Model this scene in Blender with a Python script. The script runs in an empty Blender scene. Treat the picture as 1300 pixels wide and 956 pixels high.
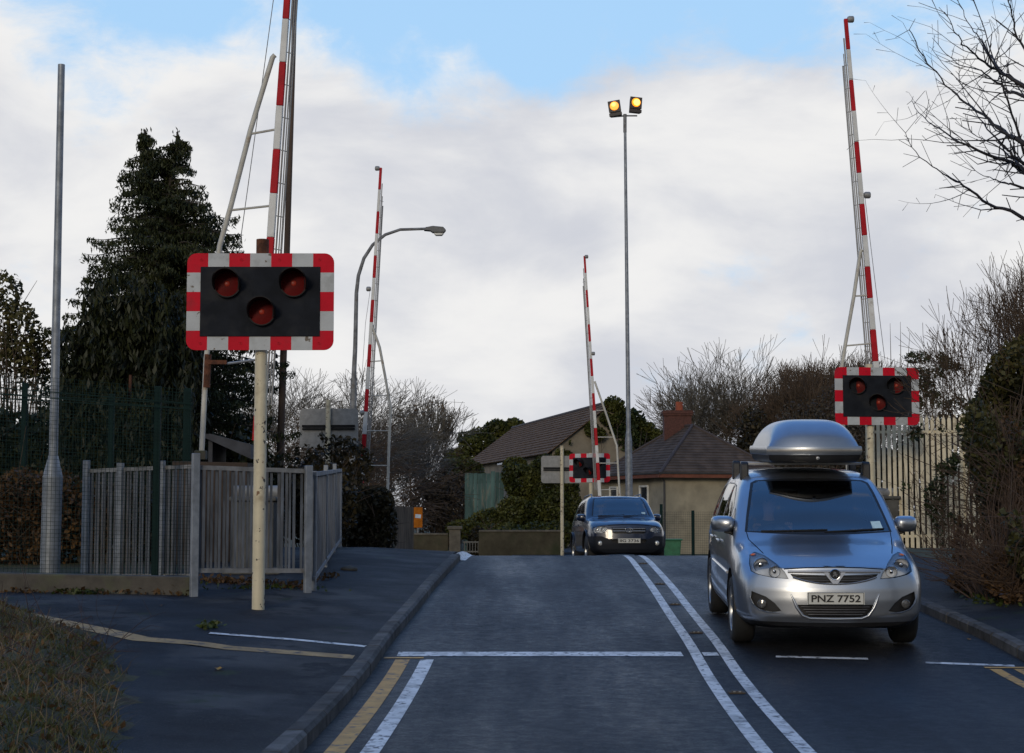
import bpy, bmesh, math, random
import numpy as np
from mathutils import Vector, Matrix
R = math.radians
scene = bpy.context.scene
COL = scene.collection
F = 2100.0
CAMZ = 1.5
TH = math.atan(172 / F)
CT, ST = math.cos(TH), math.sin(TH)

# ------------------------------------------------------------------ camera
cd = bpy.data.cameras.new('camera')
cam = bpy.data.objects.new('camera', cd)
COL.objects.link(cam)
cam.location = (0, 0, CAMZ)
cam.rotation_euler = (R(90) + TH, 0, 0)
cd.sensor_width = 36
cd.lens = F / 1300 * 36
cd.clip_end = 6000
scene.camera = cam

# ------------------------------------------------------------------ sun and sky
SUN_EL, SUN_AZ = 16, 196           # azimuth clockwise from the view direction (+Y)
sl = bpy.data.lights.new('sun', 'SUN')
sl.energy = 1.0
sl.angle = R(12)
sl.color = (1.0, 0.86, 0.66)
sun = bpy.data.objects.new('sun', sl)
COL.objects.link(sun)
_d = Vector((math.sin(R(SUN_AZ)) * math.cos(R(SUN_EL)), math.cos(R(SUN_AZ)) * math.cos(R(SUN_EL)), math.sin(R(SUN_EL))))
sun.rotation_euler = _d.to_track_quat('Z', 'Y').to_euler()

world = bpy.data.worlds.new('World')
scene.world = world
world.use_nodes = True
wn = world.node_tree.nodes
wl = world.node_tree.links
for n in list(wn):
    wn.remove(n)


def N(tree, t, **kw):
    n = tree.nodes.new(t)
    for k, v in kw.items():
        setattr(n, k, v)
    return n


WT = world.node_tree
WSTR = 0.1
wout = N(WT, 'ShaderNodeOutputWorld')
wbg = N(WT, 'ShaderNodeBackground')
wbg.inputs['Strength'].default_value = WSTR
wl.new(wbg.outputs[0], wout.inputs[0])
sky = N(WT, 'ShaderNodeTexSky', sky_type='NISHITA')
sky.sun_disc = False
sky.sun_elevation = R(SUN_EL)
sky.sun_rotation = R(SUN_AZ)
sky.air_density = 1.0
sky.dust_density = 0.6
sky.ozone_density = 2.0
tc = N(WT, 'ShaderNodeTexCoord')


def wmath(op, a, b=None, clamp=False):
    n = N(WT, 'ShaderNodeMath', operation=op, use_clamp=clamp)
    for i, v in enumerate((a, b)):
        if v is None:
            continue
        if hasattr(v, 'node'):
            wl.new(v, n.inputs[i])
        else:
            n.inputs[i].default_value = v
    return n.outputs[0]


def wmap(v, a, b, c, d, it='SMOOTHSTEP'):
    n = N(WT, 'ShaderNodeMapRange', interpolation_type=it)
    wl.new(v, n.inputs[0])
    for i, q in enumerate((a, b, c, d)):
        n.inputs[i + 1].default_value = q
    return n.outputs[0]


def wmix(f, a, b):
    n = N(WT, 'ShaderNodeMix', data_type='RGBA')
    if hasattr(f, 'node'):
        wl.new(f, n.inputs[0])
    else:
        n.inputs[0].default_value = f
    for v, i in ((a, 6), (b, 7)):
        if hasattr(v, 'node'):
            wl.new(v, n.inputs[i])
        else:
            n.inputs[i].default_value = tuple(v) + (1,)
    return n.outputs[2]


def wnoise(scale, detail, rough, dist, sc=(1, 1, 1), off=(0, 0, 0)):
    mp = N(WT, 'ShaderNodeMapping')
    mp.inputs['Scale'].default_value = sc
    mp.inputs['Location'].default_value = off
    wl.new(tc.outputs['Generated'], mp.inputs[0])
    n = N(WT, 'ShaderNodeTexNoise')
    n.inputs['Scale'].default_value = scale
    n.inputs['Detail'].default_value = detail
    n.inputs['Roughness'].default_value = rough
    n.inputs['Distortion'].default_value = dist
    wl.new(mp.outputs[0], n.inputs['Vector'])
    return n.outputs['Fac']


def raydir(px, py):
    u, v = (px - 650) / F, (478 - py) / F
    d = Vector((u, CT - v * ST, ST + v * CT))
    return d.normalized()


sepw = N(WT, 'ShaderNodeSeparateXYZ')
wl.new(tc.outputs['Generated'], sepw.inputs[0])
n1 = wnoise(7.0, 12, 0.62, 0.35, (1, 1, 1.7), (3.1, 0.7, 1.3))
n1b = wnoise(24.0, 9, 0.62, 0.6, (1, 1, 1.7), (1.1, 5.7, 2.3))
bias = wmap(sepw.outputs[2], 0.22, 0.38, 0.42, -0.45)
bias = wmath('ADD', bias, wmap(sepw.outputs[1], -0.5, 0.2, 0.10, 0.0))
# openings of blue between the clouds: direction, angular radius, depth
for (px, py, rad, amp) in ((120, -10, .10, .34), (250, 20, .06, .24), (1250, 20, .07, .26), (430, 20, .06, .42), (555, 45, .085, .50), (330, 60, .05, .16), (720, 80, .05, .2),
                           (680, 60, .055, .52), (500, 105, .040, .34), (800, 0, .06, .40), (985, 15, .055, .50), (1110, 45, .055, .34), (1180, 95, .03, .25), (880, 0, .06, .35),
                           (1015, 425, .030, .34), (955, 450, .026, .26), (1010, 180, .02, .12), (120, 130, .03, .18)):
    vm = N(WT, 'ShaderNodeVectorMath', operation='DISTANCE')
    wl.new(tc.outputs['Generated'], vm.inputs[0])
    vm.inputs[1].default_value = raydir(px, py)
    bias = wmath('SUBTRACT', bias, wmap(vm.outputs['Value'], 0.0, rad, amp, 0.0))
nn = wmath('ADD', wmath('MULTIPLY', n1, 0.72), wmath('MULTIPLY', n1b, 0.28))
nn = wmath('ADD', wmath('MULTIPLY', nn, 2.4), -0.7)
mask = wmap(wmath('ADD', nn, bias), 0.18, 0.78, 0.0, 1.0)
# light and grey parts of the clouds
n2 = wnoise(6.5, 7, 0.55, 0.3, (1, 1, 2.2), (0.4, 2.2, 0.1))
shade = wmath('ADD', wmath('ADD', wmath('MULTIPLY', n2, 1.9), -0.40), wmap(sepw.outputs[2], 0.02, 0.20, -0.10, 0.10, 'LINEAR'))
for (px, py, rad, amp) in ((640, 400, .07, .22), (760, 470, .08, -.16), (880, 430, .09, -.16), (1180, 400, .10, -.10),
                           (560, 250, .07, -.05), (330, 480, .1, .12), (740, 330, .05, -.1), (110, 300, .08, .10), (950, 250, .08, .05), (1080, 350, .06, -.12)):
    vm = N(WT, 'ShaderNodeVectorMath', operation='DISTANCE')
    wl.new(tc.outputs['Generated'], vm.inputs[0])
    vm.inputs[1].default_value = raydir(px, py)
    shade = wmath('ADD', shade, wmap(vm.outputs['Value'], 0.0, rad, amp, 0.0))
grey = wmap(shade, 0.20, 0.88, 0.0, 1.0)
ccol = wmix(grey, (6.3, 6.5, 7.1), (8.8, 8.75, 8.7))
# clouds behind the camera and overhead are thinner and duller
back = wmap(sepw.outputs[1], -0.2, 0.7, 0.42, 1.0)
cc = N(WT, 'ShaderNodeVectorMath', operation='SCALE')
wl.new(ccol, cc.inputs[0])
wl.new(back, cc.inputs['Scale'])
hs = N(WT, 'ShaderNodeHueSaturation')
hs.inputs['Saturation'].default_value = .85
hs.inputs['Value'].default_value = 1.6
wl.new(sky.outputs[0], hs.inputs['Color'])
thin = wmath('MULTIPLY', wmap(sepw.outputs[2], 0.29, 0.46, 1.0, 0.0), wmap(sepw.outputs[1], -0.2, 0.5, 0.0, 1.0))
fwd = wmath('MULTIPLY', wmap(sepw.outputs[1], -0.35, 0.35, 0.0, 0.8), wmap(sepw.outputs[2], 0.25, 0.45, 0.0, 1.0))
deep = wmix(fwd, hs.outputs[0], (1.1, 3.3, 8.6))
blue = wmix(wmath('MULTIPLY', thin, 0.92), deep, (4.1, 6.7, 9.7))
wl.new(wmix(mask, blue, cc.outputs[0]), wbg.inputs['Color'])

scene.view_settings.view_transform = 'Standard'
scene.view_settings.look = 'None'
scene.view_settings.gamma = 1
scene.view_settings.use_curve_mapping = False
scene.view_settings.exposure = 0.0
scene.render.engine = 'CYCLES'
scene.cycles.max_bounces = 6
scene.cycles.transparent_max_bounces = 12

# ------------------------------------------------------------------ helpers


def P(px, py, Y):
    """point of the place seen at photo pixel (px, py) and standing Y metres away"""
    u, v = (px - 650) / F, (478 - py) / F
    D = Y / (CT - v * ST)
    return Vector((u * D, Y, CAMZ + D * (ST + v * CT)))


def pchip(xs, ys, x):
    xs, ys, x = np.asarray(xs, float), np.asarray(ys, float), np.asarray(x, float)
    h = np.diff(xs)
    d = np.diff(ys) / h
    m = np.zeros_like(ys)
    m[0], m[-1] = d[0], d[-1]
    for i in range(1, len(xs) - 1):
        if d[i - 1] * d[i] > 0:
            w1, w2 = 2 * h[i] + h[i - 1], h[i] + 2 * h[i - 1]
            m[i] = (w1 + w2) / (w1 / d[i - 1] + w2 / d[i])
    x = np.clip(x, xs[0], xs[-1])
    k = np.clip(np.searchsorted(xs, x, side='right') - 1, 0, len(h) - 1)
    t = (x - xs[k]) / h[k]
    return ((2 * t**3 - 3 * t**2 + 1) * ys[k] + (t**3 - 2 * t**2 + t) * h[k] * m[k]
            + (-2 * t**3 + 3 * t**2) * ys[k + 1] + (t**3 - t**2) * h[k] * m[k + 1])


PY = [-60, 4, 10, 12, 14, 16, 18.7, 22, 26, 28, 29.5, 31, 34, 38, 42, 50, 60, 90, 5000]
PZ = [-.02, 0, .01, .04, .11, .235, .35, .50, .64, .70, .715, .69, .53, .30, .15, .0, -.10, -.2, -.2]
_py = np.linspace(-60, 120, 7201)
_pz = pchip(PY, PZ, _py)


def prof(y):
    return np.interp(y, _py, _pz)


SL, SR, SK = -1.56, 4.20, .025


def H(x, y):
    """height of the made ground: road, kerbs, pavements"""
    s = x - SK * y
    z = float(prof(y))
    fade = min(1.0, max(0.0, (34 - y) / 6))
    if s < SL:
        return z + fade * (.11 + min(.10, .07 * max(0, SL - s - .15)))
    if s > SR:
        return z + fade * (.11 + min(.12, .08 * max(0, s - SR - .15)))
    return z


def hit(px, py):
    d = raydir(px, py)
    D = 4.0
    while D < 200:
        q = Vector((0, 0, CAMZ)) + d * D
        if q.z < H(q.x, q.y):
            return Vector((q.x, q.y, H(q.x, q.y)))
        D += .02
    return q


class MB:
    def __init__(s):
        s.v, s.f, s.m = [], [], []

    def add(s, vs, fs, mi=0):
        o = len(s.v)
        s.v += [tuple(v) for v in vs]
        for f in fs:
            s.f.append([i + o for i in f])
            s.m.append(mi)
        return s

    def box(s, c, size, rz=0, mi=0, rx=0, ry=0):
        hx, hy, hz = size[0] / 2, size[1] / 2, size[2] / 2
        m = Matrix.Translation(c) @ Matrix.Rotation(rz, 4, 'Z') @ Matrix.Rotation(ry, 4, 'Y') @ Matrix.Rotation(rx, 4, 'X')
        vs = [m @ Vector((x, y, z)) for z in (-hz, hz) for y in (-hy, hy) for x in (-hx, hx)]
        return s.add(vs, [(0, 2, 3, 1), (4, 5, 7, 6), (0, 1, 5, 4), (2, 6, 7, 3), (0, 4, 6, 2), (1, 3, 7, 5)], mi)

    def bar(s, a, b, w, h, mi=0, up=(0, 0, 1), taper=1.0):
        a, b = Vector(a), Vector(b)
        d = (b - a).normalized()
        up = Vector(up)
        if abs(d.dot(up)) > .97:
            up = Vector((0, 1, 0))
        x = d.cross(up).normalized()
        y = x.cross(d)
        vs = []
        for p, k in ((a, 1), (b, taper)):
            vs += [p - x * w / 2 * k - y * h / 2 * k, p + x * w / 2 * k - y * h / 2 * k, p + x * w / 2 * k + y * h / 2 * k, p - x * w / 2 * k + y * h / 2 * k]
        return s.add(vs, [(3, 2, 1, 0), (4, 5, 6, 7), (0, 1, 5, 4), (1, 2, 6, 5), (2, 3, 7, 6), (3, 0, 4, 7)], mi)

    def tube(s, pts, r, n=8, caps=True, mi=0):
        pts = [Vector(p) for p in pts]
        rs = r if isinstance(r, (list, tuple)) else [r] * len(pts)
        o = len(s.v)
        prev = None
        for i, p in enumerate(pts):
            d = (pts[min(i + 1, len(pts) - 1)] - pts[max(i - 1, 0)])
            d = d.normalized() if d.length > 1e-9 else Vector((0, 0, 1))
            if prev is None:
                x = d.orthogonal().normalized()
            else:
                x = prev - d * prev.dot(d)
                x = x.normalized() if x.length > 1e-6 else d.orthogonal().normalized()
            prev = x
            y = d.cross(x)
            for k in range(n):
                a = 2 * math.pi * k / n
                s.v.append(tuple(p + (x * math.cos(a) + y * math.sin(a)) * rs[i]))
        for i in range(len(pts) - 1):
            for k in range(n):
                k2 = (k + 1) % n
                s.f.append([o + i * n + k, o + i * n + k2, o + (i + 1) * n + k2, o + (i + 1) * n + k])
                s.m.append(mi)
        if caps:
            s.f.append([o + k for k in range(n)][::-1])
            s.m.append(mi)
            s.f.append([o + (len(pts) - 1) * n + k for k in range(n)])
            s.m.append(mi)
        return s

    def lathe(s, prof_, m, n=24, mi=0, a0=0.0, a1=2 * math.pi, cap0=False, cap1=False):
        """profile of (r, h) turned about local Z, placed by matrix m"""
        o = len(s.v)
        full = abs(a1 - a0 - 2 * math.pi) < 1e-6
        k = n if full else n + 1
        for (r_, h) in prof_:
            for i in range(k):
                a = a0 + (a1 - a0) * i / n
                s.v.append(tuple(m @ Vector((r_ * math.cos(a), r_ * math.sin(a), h))))
        for j in range(len(prof_) - 1):
            for i in range(n):
                i2 = (i + 1) % k
                s.f.append([o + j * k + i, o + j * k + i2, o + (j + 1) * k + i2, o + (j + 1) * k + i])
                s.m.append(mi)
        if cap0:
            s.f.append([o + i for i in range(k)][::-1]); s.m.append(mi)
        if cap1:
            s.f.append([o + (len(prof_) - 1) * k + i for i in range(k)]); s.m.append(mi)
        return s

    def prism(s, poly, fn, d0, d1, mi=0):
        """2D outline -> solid; fn(u, v, d) gives the point"""
        n = len(poly)
        vs = [fn(u, v, d0) for u, v in poly] + [fn(u, v, d1) for u, v in poly]
        fs = [list(range(n))[::-1], list(range(n, 2 * n))] + [(i, (i + 1) % n, n + (i + 1) % n, n + i) for i in range(n)]
        return s.add(vs, fs, mi)

    def build(s, name, mats, parent=None, base=(0, 0, 0), smooth=None, bevel=0, xf=None):
        me = bpy.data.meshes.new(name)
        b = Vector(base)
        if xf is not None:
            vs = [tuple(xf @ Vector(v)) for v in s.v]
        else:
            vs = [(v[0] - b.x, v[1] - b.y, v[2] - b.z) for v in s.v]
        me.from_pydata(vs, [], s.f)
        if not isinstance(mats, (list, tuple)):
            mats = [mats]
        for m_ in mats:
            me.materials.append(m_)
        me.polygons.foreach_set('material_index', s.m)
        bm = bmesh.new()
        bm.from_mesh(me)
        bmesh.ops.recalc_face_normals(bm, faces=bm.faces)
        bm.to_mesh(me)
        bm.free()
        return finish(me, name, parent, smooth, bevel)


def build_each(mb, name, mats, parent=None, base=(0, 0, 0), **kw):
    """every separate piece of mb becomes an object of its own"""
    par = list(range(len(mb.v)))

    def find(i):
        while par[i] != i:
            par[i] = par[par[i]]
            i = par[i]
        return i
    for f in mb.f:
        for i in f[1:]:
            par[find(i)] = find(f[0])
    groups = {}
    for k, f in enumerate(mb.f):
        groups.setdefault(find(f[0]), []).append(k)
    out = []
    for ks in groups.values():
        q = MB()
        mp = {}
        for k in ks:
            ff = []
            for i in mb.f[k]:
                if i not in mp:
                    mp[i] = len(q.v)
                    q.v.append(mb.v[i])
                ff.append(mp[i])
            q.f.append(ff)
            q.m.append(mb.m[k])
        out.append(q.build(name, mats, parent, base, **kw))
    return out


def finish(me, name, parent=None, smooth=None, bevel=0):
    if smooth is not None:
        me.polygons.foreach_set('use_smooth', [True] * len(me.polygons))
        if smooth < 180:
            me.set_sharp_from_angle(angle=R(smooth))
    me.update()
    o = bpy.data.objects.new(name, me)
    COL.objects.link(o)
    if parent is not None:
        o.parent = parent
    if bevel:
        bv = o.modifiers.new('bevel', 'BEVEL')
        bv.width = bevel
        bv.segments = 2
        bv.limit_method = 'ANGLE'
        bv.angle_limit = R(40)
    return o


def np_mesh(name, verts, faces, mat, parent=None, smooth=False, base=(0, 0, 0)):
    me = bpy.data.meshes.new(name)
    verts = np.asarray(verts, np.float32) - np.asarray(base, np.float32)
    faces = np.asarray(faces, np.int32)
    k = faces.shape[1]
    me.vertices.add(len(verts))
    me.vertices.foreach_set('co', verts.ravel())
    me.loops.add(faces.size)
    me.loops.foreach_set('vertex_index', faces.ravel())
    me.polygons.add(len(faces))
    me.polygons.foreach_set('loop_start', np.arange(0, faces.size, k, dtype=np.int32))
    me.polygons.foreach_set('loop_total', np.full(len(faces), k, np.int32))
    if smooth:
        me.polygons.foreach_set('use_smooth', np.ones(len(faces), bool))
    me.materials.append(mat)
    me.update(calc_edges=True)
    me.validate()
    o = bpy.data.objects.new(name, me)
    COL.objects.link(o)
    if parent is not None:
        o.parent = parent
    return o


def thing(name, label, cat, loc=(0, 0, 0), rz=0, group=None):
    o = bpy.data.objects.new(name, None)
    COL.objects.link(o)
    o.empty_display_size = .2
    o.location = loc
    o.rotation_euler = (0, 0, rz)
    return tag(o, label, cat, group)


def tag(o, label=None, cat=None, group=None, kind=None):
    if label: o['label'] = label
    if cat: o['category'] = cat
    if group: o['group'] = group
    if kind: o['kind'] = kind
    return o


def copy_tree(o, parent=None):
    c = o.copy()
    COL.objects.link(c)
    c.parent = parent
    for ch in o.children:
        copy_tree(ch, c)
    return c


# ------------------------------------------------------------------ materials
def M(name, col, rough=.6, metal=0, var=.2, scale=6, bump=0, bscale=40, col2=None, spec=.5, coat=0, spots=None,
      island=0, sc=(1, 1, 1), emit=None, rvar=0, detail=5):
    m = bpy.data.materials.new(name)
    m.use_nodes = True
    t = m.node_tree
    b = t.nodes['Principled BSDF']
    L = t.links
    b.inputs['Roughness'].default_value = rough
    b.inputs['Metallic'].default_value = metal
    b.inputs['Specular IOR Level'].default_value = spec
    b.inputs['Coat Weight'].default_value = coat
    b.inputs['Coat Roughness'].default_value = .04
    c = N(t, 'ShaderNodeTexCoord')
    mp = N(t, 'ShaderNodeMapping')
    mp.inputs['Scale'].default_value = sc
    L.new(c.outputs['Object'], mp.inputs[0])

    def noise(s_, d_=detail, r_=.6):
        n = N(t, 'ShaderNodeTexNoise')
        n.inputs['Scale'].default_value = s_
        n.inputs['Detail'].default_value = d_
        n.inputs['Roughness'].default_value = r_
        L.new(mp.outputs[0], n.inputs['Vector'])
        return n.outputs['Fac']

    def mix(f, a, d, bt='MIX'):
        n = N(t, 'ShaderNodeMix', data_type='RGBA', blend_type=bt)
        if hasattr(f, 'node'): L.new(f, n.inputs[0])
        else: n.inputs[0].default_value = f
        for v, i in ((a, 6), (d, 7)):
            if hasattr(v, 'node'): L.new(v, n.inputs[i])
            else: n.inputs[i].default_value = tuple(v)[:3] + (1,)
        return n.outputs[2]

    def rng(v, a, d, e=0., g=1.):
        n = N(t, 'ShaderNodeMapRange')
        L.new(v, n.inputs[0])
        for i, q in enumerate((a, d, e, g)):
            n.inputs[i + 1].default_value = q
        return n.outputs[0]
    lo = tuple(x * (1 - var) for x in col)
    hi = tuple(col2) if col2 else tuple(min(1, x * (1 + var)) for x in col)
    out = mix(rng(noise(scale), .35, .65), lo, hi)
    if island:
        g = N(t, 'ShaderNodeNewGeometry')
        k = rng(g.outputs['Random Per Island'], 0, 1, 1 - island, 1 + island)
        vm = N(t, 'ShaderNodeVectorMath', operation='SCALE')
        L.new(out, vm.inputs[0])
        L.new(k, vm.inputs['Scale'])
        out = vm.outputs[0]
    if spots:
        for (scol, ssc, t0, t1) in spots:
            out = mix(rng(noise(ssc, 4), t0, t1), out, scol)
    L.new(out, b.inputs['Base Color'])
    if rvar:
        L.new(rng(noise(scale * .7), .3, .7, max(.02, rough - rvar), min(1, rough + rvar)), b.inputs['Roughness'])
    if bump:
        bp = N(t, 'ShaderNodeBump')
        bp.inputs['Strength'].default_value = bump
        bp.inputs['Distance'].default_value = .02
        L.new(noise(bscale, 6), bp.inputs['Height'])
        L.new(bp.outputs[0], b.inputs['Normal'])
    if emit:
        b.inputs['Emission Color'].default_value = tuple(emit[:3]) + (1,)
        b.inputs['Emission Strength'].default_value = emit[3]
    return m


def leafmat(name, col, col2, island=.45, rough=.55, trans=.25):
    m = M(name, col, rough, 0, .1, 1.2, col2=col2, island=island, spec=.3)
    t = m.node_tree
    b = t.nodes['Principled BSDF']
    tr = N(t, 'ShaderNodeBsdfTranslucent')
    mx = N(t, 'ShaderNodeMixShader')
    mx.inputs[0].default_value = trans
    src = b.inputs['Base Color'].links[0].from_socket
    t.links.new(src, tr.inputs[0])
    t.links.new(b.outputs[0], mx.inputs[1])
    t.links.new(tr.outputs[0], mx.inputs[2])
    t.links.new(mx.outputs[0], t.nodes['Material Output'].inputs[0])
    return m


def glassmat(name, tint=(.35, .42, .45), refl=.12):
    m = bpy.data.materials.new(name)
    m.use_nodes = True
    t = m.node_tree
    for n in list(t.nodes):
        t.nodes.remove(n)
    o = N(t, 'ShaderNodeOutputMaterial')
    tr = N(t, 'ShaderNodeBsdfTransparent')
    tr.inputs[0].default_value = tint + (1,)
    gl = N(t, 'ShaderNodeBsdfGlossy')
    gl.inputs['Roughness'].default_value = .02
    fr = N(t, 'ShaderNodeFresnel')
    fr.inputs['IOR'].default_value = 1.6
    ad = N(t, 'ShaderNodeMath', operation='ADD', use_clamp=True)
    ad.inputs[1].default_value = refl
    t.links.new(fr.outputs[0], ad.inputs[0])
    mx = N(t, 'ShaderNodeMixShader')
    t.links.new(ad.outputs[0], mx.inputs[0])
    t.links.new(tr.outputs[0], mx.inputs[1])
    t.links.new(gl.outputs[0], mx.inputs[2])
    t.links.new(mx.outputs[0], o.inputs[0])
    return m


cream = M('cream_paint', (.60, .53, .37), .5, var=.12, scale=3, spots=[((.30, .24, .15), 3, .52, .70), ((.035, .03, .028), 11, .625, .645), ((.16, .075, .03), 7, .62, .68)], bump=.05)
rust = M('rust', (.10, .035, .016), .9, var=.5, scale=14, bump=.3)
sgred = M('sign_red', (.56, .006, .022), .6, var=.12, scale=3, spec=.12, spots=[((.34, .02, .03), 3, .52, .72)])
sgwhite = M('sign_white', (.46, .48, .49), .6, spec=.2, var=.08, scale=4, spots=[((.26, .26, .25), 2.5, .52, .72), ((.16, .13, .1), 9, .62, .66)])
sgblack = M('sign_black', (.013, .015, .020), .75, var=.25, scale=4, spec=.12, spots=[((.035, .035, .037), 2.2, .5, .75)])
blackpl = M('black_plastic', (.008, .008, .009), .6, var=.2, spec=.2)
lensred = M('lens_red', (.11, .0025, .0025), .5, var=.15, spec=.12)
lensglint = M('painted_lens_glint', (.36, .03, .012), .4, var=.2, spec=.3)  # glint of the unlit lens, painted as a brighter red
galv = M('galvanised_steel', (.235, .255, .28), .55, .45, var=.22, scale=7, rvar=.12, bump=.03)
galvdull = M('weathered_steel', (.20, .205, .21), .75, .25, var=.35, scale=5, spots=[((.10, .075, .055), 3, .55, .75)], bump=.08)
alu = M('dull_aluminium', (.27, .27, .265), .6, .3, var=.15)
armred = M('barrier_red', (.42, .008, .016), .6, spec=.2, var=.18, scale=4)
armwhite = M('barrier_white', (.62, .62, .60), .5, var=.1, scale=4, spots=[((.32, .28, .22), 5, .6, .8)])
strutm = M('strut_paint', (.50, .48, .42), .55, var=.15, scale=3, spots=[((.26, .16, .08), 4, .6, .75)])
greenfence = M('green_coated_wire', (.003, .018, .017), .7, var=.15, spec=.15)
concrete = M('concrete', (.062, .055, .044), .85, var=.25, scale=6, bump=.3, bscale=60, spots=[((.07, .075, .04), 2.2, .52, .68)])
kerbm = M('kerb_concrete', (.085, .083, .080), .85, spec=.2, island=.28, var=.4, scale=5, bump=.3, bscale=70, rvar=.15)
render_w = M('cement_render', (.30, .265, .19), .9, var=.18, scale=1.2, bump=.25, bscale=14, spots=[((.12, .11, .085), .7, .5, .75)])
brickm = M('brick', (.085, .032, .023), .85, var=.3, scale=12, bump=.3)
woodpole = M('tarred_wood', (.075, .05, .035), .85, var=.35, scale=6, sc=(1, 1, .1), bump=.3)
creamsteel = M('cream_palisade', (.74, .65, .46), .6, var=.15, scale=3, spots=[((.22, .17, .1), 5, .6, .75)])
darkgap = M('dark_interior', (.012, .012, .013), .8, var=.2)
# ================================================================== the ground, the road, the pavements
SKEW = .025


def roadmat():
    m = bpy.data.materials.new('wet_asphalt')
    m.use_nodes = True
    t = m.node_tree
    L = t.links
    b = t.nodes['Principled BSDF']
    c = N(t, 'ShaderNodeTexCoord')

    def noise(s_, d_, sc=(1, 1, 1), r_=.6):
        mp = N(t, 'ShaderNodeMapping')
        mp.inputs['Scale'].default_value = sc
        L.new(c.outputs['Object'], mp.inputs[0])
        n = N(t, 'ShaderNodeTexNoise')
        n.inputs['Scale'].default_value = s_
        n.inputs['Detail'].default_value = d_
        n.inputs['Roughness'].default_value = r_
        L.new(mp.outputs[0], n.inputs['Vector'])
        return n.outputs['Fac']

    def rng(v, a, d, e=0., g=1.):
        n = N(t, 'ShaderNodeMapRange')
        L.new(v, n.inputs[0])
        for i, q in enumerate((a, d, e, g)):
            n.inputs[i + 1].default_value = q
        return n.outputs[0]

    def mth(op, a, bb=0.0):
        n = N(t, 'ShaderNodeMath', operation=op)
        for i, v in enumerate((a, bb)):
            if hasattr(v, 'node'): L.new(v, n.inputs[i])
            else: n.inputs[i].default_value = v
        return n.outputs[0]

    def ramp(v, a, bcol):
        n = N(t, 'ShaderNodeMix', data_type='RGBA')
        L.new(v, n.inputs[0])
        n.inputs[6].default_value = a + (1,)
        n.inputs[7].default_value = bcol + (1,)
        return n.outputs[2]
    streak = noise(1.0, 4, (1.3, .10, 1))
    blot = noise(.55, 5, (1, .5, 1), .62)
    grain = noise(55, 4)
    mid = noise(9, 9, (1, 1, 1), .75)
    w = mth('ADD', mth('ADD', mth('MULTIPLY', streak, .36), mth('MULTIPLY', blot, .24)), mth('MULTIPLY', mid, .40))
    fine = mth('ADD', mth('MULTIPLY', w, .6), mth('MULTIPLY', grain, .4))
    sx_ = N(t, 'ShaderNodeSeparateXYZ')
    L.new(c.outputs['Object'], sx_.inputs[0])
    s_ = mth('SUBTRACT', sx_.outputs[0], mth('MULTIPLY', sx_.outputs[1], SKEW))
    # wheel tracks polished by traffic, and cracks and patched trenches
    tr = mth('ABSOLUTE', mth('SUBTRACT', mth('ABSOLUTE', mth('SUBTRACT', mth('ABSOLUTE', mth('SUBTRACT', s_, 1.4)), 1.45)), .78))
    track = rng(tr, .0, .42, 1.0, 0.0)
    vo = N(t, 'ShaderNodeTexVoronoi', feature='DISTANCE_TO_EDGE')
    vo.inputs['Scale'].default_value = .55
    mpv = N(t, 'ShaderNodeVectorMath', operation='ADD')
    nz = N(t, 'ShaderNodeTexNoise')
    nz.inputs['Scale'].default_value = 2.2
    nz.inputs['Detail'].default_value = 6
    L.new(c.outputs['Object'], nz.inputs['Vector'])
    L.new(c.outputs['Object'], mpv.inputs[0])
    L.new(nz.outputs['Color'], mpv.inputs[1])
    L.new(mpv.outputs[0], vo.inputs['Vector'])
    crack = mth('MULTIPLY', rng(vo.outputs['Distance'], .004, .014, 1.0, 0.0), rng(noise(.35, 2), .50, .60))
    stones = noise(120, 2)
    base_ = ramp(rng(fine, .40, .60), (.0055, .006, .0075), (.024, .025, .029))
    def dark(cc_, f_, k_):
        n = N(t, 'ShaderNodeMix', data_type='RGBA')
        L.new(mth('MULTIPLY', f_, k_), n.inputs[0])
        L.new(cc_, n.inputs[6])
        n.inputs[7].default_value = (.006, .006, .007, 1)
        return n.outputs[2]
    c1 = dark(base_, track, .45)
    c2 = dark(c1, crack, .9)
    n_ = N(t, 'ShaderNodeMix', data_type='RGBA')
    L.new(rng(stones, .60, .70), n_.inputs[0])
    L.new(c2, n_.inputs[6])
    n_.inputs[7].default_value = (.075, .075, .078, 1)
    L.new(n_.outputs[2], b.inputs['Base Color'])
    L.new(rng(mth('ADD', w, mth('MULTIPLY', mth('SUBTRACT', grain, .5), .25)), .38, .64, .36, .78), b.inputs['Roughness'])
    b.inputs['Specular IOR Level'].default_value = .24
    bp = N(t, 'ShaderNodeBump')
    bp.inputs['Strength'].default_value = .8
    bp.inputs['Distance'].default_value = .014
    L.new(noise(45, 7, (1, 1, 1), .7), bp.inputs['Height'])
    L.new(bp.outputs[0], b.inputs['Normal'])
    return m


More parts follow.
